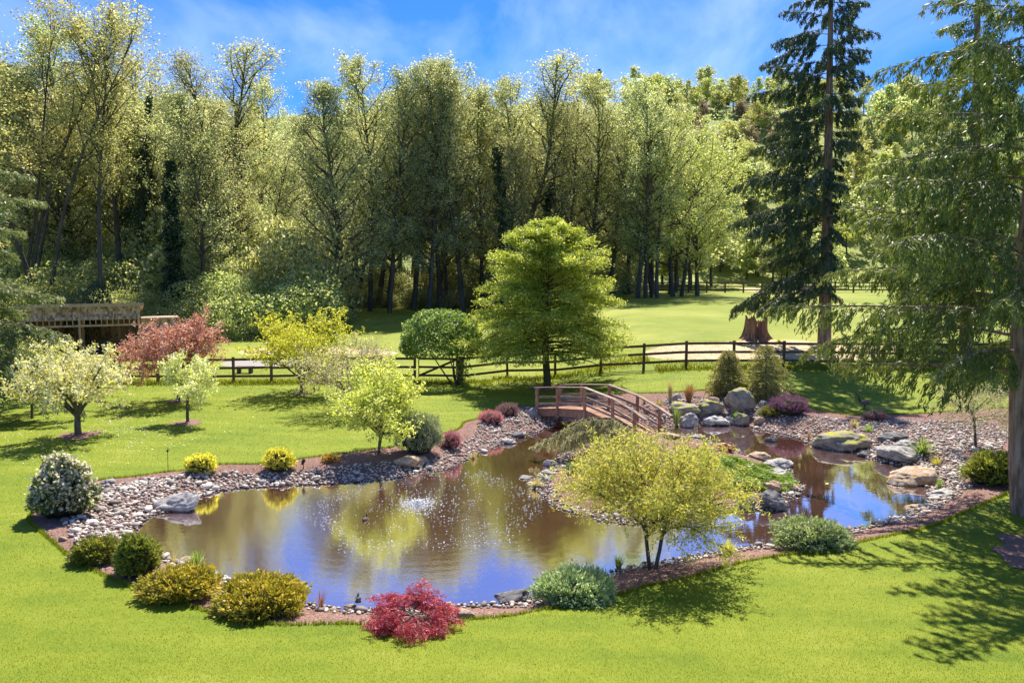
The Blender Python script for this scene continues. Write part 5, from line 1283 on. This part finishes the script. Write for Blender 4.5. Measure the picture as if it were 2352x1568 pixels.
# ------------------------------------------------------------------ fountain
def fountain():
    t = thing('pond_fountain', 'bubbling fountain with rings of splashes and painted sun glints in the middle of the pond', 'fountain', (FC[0], FC[1], 0)); g = np.random.default_rng(601)
    n = 1500; a = g.uniform(0, 6.28, n); arms = .5 + .5 * np.sin(a * 6 + 1)
    rr = np.where(g.random(n) < .62, 2.45 + .75 * arms * g.random(n) + g.normal(size=n) * .18, g.uniform(.6, 2.9, n))
    X = np.cos(a) * rr + .3; Y = np.sin(a) * rr * 1.18 - .1; keep = g.random(n) < .55 + .45 * arms; X, Y = X[keep], Y[keep]
    OV = np.array([(1, 0, 0), (0, 1, 0), (-1, 0, 0), (0, -1, 0), (0, 0, 1), (0, 0, -1)]); OF = np.array([(0, 1, 4), (1, 2, 4), (2, 3, 4), (3, 0, 4), (1, 0, 5), (2, 1, 5), (3, 2, 5), (0, 3, 5)])
    def drops(X, Y, Z, s, flat=.6):
        V = np.concatenate([OV * (s_ , s_, s_ * flat) + (x, y, z) for x, y, z, s_ in zip(X, Y, Z, s)]); T = np.concatenate([OF + 6 * i for i in range(len(X))]); return V, T
    V, T = drops(X, Y, g.uniform(.0, .05, len(X)), g.uniform(.007, .02, len(X)))
    put('splash_glints', mesh('splash_glints', V, tris=T, smooth=True), t, MT['foam'], kind='stuff')  # sun sparkle on the splashes, put in as small solid white specks
    n = 620; a = g.uniform(0, 6.28, n); rr = np.abs(g.normal(size=n)) * .42
    V, T = drops(np.cos(a) * rr, np.sin(a) * rr * 1.1, np.maximum(0, .13 - rr * .25) * g.random(n) + .005, g.uniform(.009, .026, n), .5)
    put('foam', mesh('foam', V, tris=T, smooth=True), t, MT['foam'], kind='stuff')
    m = MB(); m.tube([(0, 0, -.3), (0, 0, .0), (0, 0, .03)], [.09, .09, .05], 12); put('nozzle', m.make('nozzle', True), t, MT['black'])
fountain()
def small_items():
    p = plane(838, 1194); t = thing('pond_duck', 'small dark duck with white cheek swimming left of the fountain', 'duck', (p[0], p[1], 0), 1.2, None, .62)
    body = rock_mesh('body', 701, 2, .05, 0); o = put('body', body, t, MT['feather_b']); o.scale = (.17, .09, .07); o.location = (0, 0, .05)
    q = MB(); q.tube([(.11, 0, .06), (.15, 0, .14), (.16, 0, .19)], [.035, .026, .03], 8); put('neck', q.make('neck', True), t, MT['black'])
    hd = rock_mesh('head', 702, 2, .03, 0); o = put('head', hd, t, MT['black']); o.scale = (.05, .038, .04); o.location = (.17, 0, .2)
    o2 = put('cheek', hd.copy(), t, None); o2.data.materials.clear(); o2.data.materials.append(MT['white']); o2.scale = (.03, .041, .025); o2.location = (.165, 0, .205)
    q = MB(); q.add([(.2, -.015, .2), (.2, .015, .2), (.26, 0, .19), (.2, 0, .212)], [(0, 1, 2), (0, 2, 3), (1, 3, 2)]); put('bill', q.make('bill'), t, MT['feather_b'])
    q = MB(); q.add([(-.14, -.05, .07), (-.14, .05, .07), (-.25, 0, .11), (-.14, 0, .03)], [(0, 2, 1), (0, 3, 2), (1, 2, 3)]); put('tail', q.make('tail'), t, MT['feather_b'])
    # goose on the lawn under the firs
    b = hit(1985, 938); t = thing('goose', 'black necked goose with white cheek standing on the shaded lawn under the fir', 'goose', (b[0], b[1], b[2]), 2.9, None, .68)
    o = put('body', body.copy(), t); o.data.materials.clear(); o.data.materials.append(MT['feather_b']); o.scale = (.33, .15, .15); o.location = (-.05, 0, .36)
    q = MB(); q.tube([(.2, 0, .42), (.3, 0, .55), (.32, 0, .72), (.36, 0, .8)], [.07, .04, .033, .04], 8); put('neck', q.make('neck', True), t, MT['black'])
    o = put('head', hd.copy(), t); o.data.materials.clear(); o.data.materials.append(MT['black']); o.scale = (.08, .05, .05); o.location = (.38, 0, .82)
    o = put('cheek', o2.data, t); o.scale = (.04, .054, .04); o.location = (.36, 0, .81)
    for s in (-.06, .06): q = MB(); q.tube([(-.02, s, .28), (0, s, .02)], [.016, .012], 6); q.box((.04, s, .01), (.1, .06, .015)); put('leg', q.make('leg'), t, MT['black'])
    # stone figure, lantern-like
    b = hit(821, 1399); t = thing('stone_figure', 'little grey stone pagoda ornament on a rock beside the crimson maple', 'ornament', (b[0], b[1] + .1, .10), 0, None, .62)
    q = MB(); q.tube([(0, 0, 0), (0, 0, .03), (0, 0, .05)], [.11, .10, .05], 10); put('base', q.make('base', True), t, MT['grey'])
    q = MB(); q.tube([(0, 0, .05), (0, 0, .12), (0, 0, .15)], [.075, .09, .06], 8); put('lamp_house', q.make('lamp_house'), t, MT['grey'])
    q = MB(); q.tube([(0, 0, .145), (0, 0, .15), (0, 0, .2), (0, 0, .21)], [.1, .12, .03, .03], 8); put('roof', q.make('roof'), t, MT['grey'])
    q = MB(); q.tube([(0, 0, .21), (0, 0, .23), (0, 0, .25), (0, 0, .27)], [.012, .03, .03, .005], 8); put('finial', q.make('finial', True), t, MT['grey'])
    # garden light
    b = hit(697, 1076); t = thing('garden_spotlight', 'small dark garden spotlight on a stake right of the larger yellow ball shrub', 'lamp', tuple(b))
    q = MB(); q.tube([(0, 0, -.05), (0, 0, .16)], [.012, .012], 6); put('stake', q.make('stake'), t, MT['black'])
    q = MB(); q.tube([(-.03, 0, .12), (-.01, .0, .2), (.03, 0, .26), (.035, 0, .262)], [.03, .05, .06, .04], 10); put('lamp_head', q.make('lamp_head', True), t, MT['black'])
    # garden stake with ornament
    b = hit(386, 1083); d = b[1]; t = thing('garden_stake', 'thin metal stake with a small leaf shaped ornament standing at the lawn edge', 'garden stake', tuple(b)); H = 60 * d / F
    q = MB(); q.tube([(0, 0, -.05), (.01, 0, H * .8)], [.008, .006], 5); put('rod', q.make('rod'), t, MT['black'])
    q = MB()
    for a in range(5): x = a * 1.256; q.add([(.01, 0, H * .85), (.01 + .035 * math.cos(x) - .01, .01, H * .85 + .035 * math.sin(x) + .02), (.01 + .07 * math.cos(x), 0, H * .88 + .09 * math.sin(x)), (.01 + .035 * math.cos(x) + .012, -.01, H * .85 + .035 * math.sin(x))], [(0, 1, 2, 3)])
    q.box((.01, 0, H * .82), (.03, .02, .08)); put('ornament', q.make('ornament'), t, MT['black'])
    # a pale leaf floating
    p = plane(2050 * 0 + 1900, 1110); o = put('floating_leaf', leaf_mesh('floating_leaf', np.array([[0, 0, 0]]), .16, .7, up=40, D=np.array([[1., .2, 0]]), jit=0), mat=MT['blossom']); o.location = (p[0], p[1], .01); prop(o, 'single pale leaf floating on the right pool', 'leaf')
small_items()

tot = 0; seen = set()
for o in bpy.data.objects:
    if o.type == 'MESH' and o.data.name not in seen: seen.add(o.data.name); tot += len(o.data.loops) - 2 * len(o.data.polygons)
print('TRIS', tot, 'objs', len(bpy.data.objects))
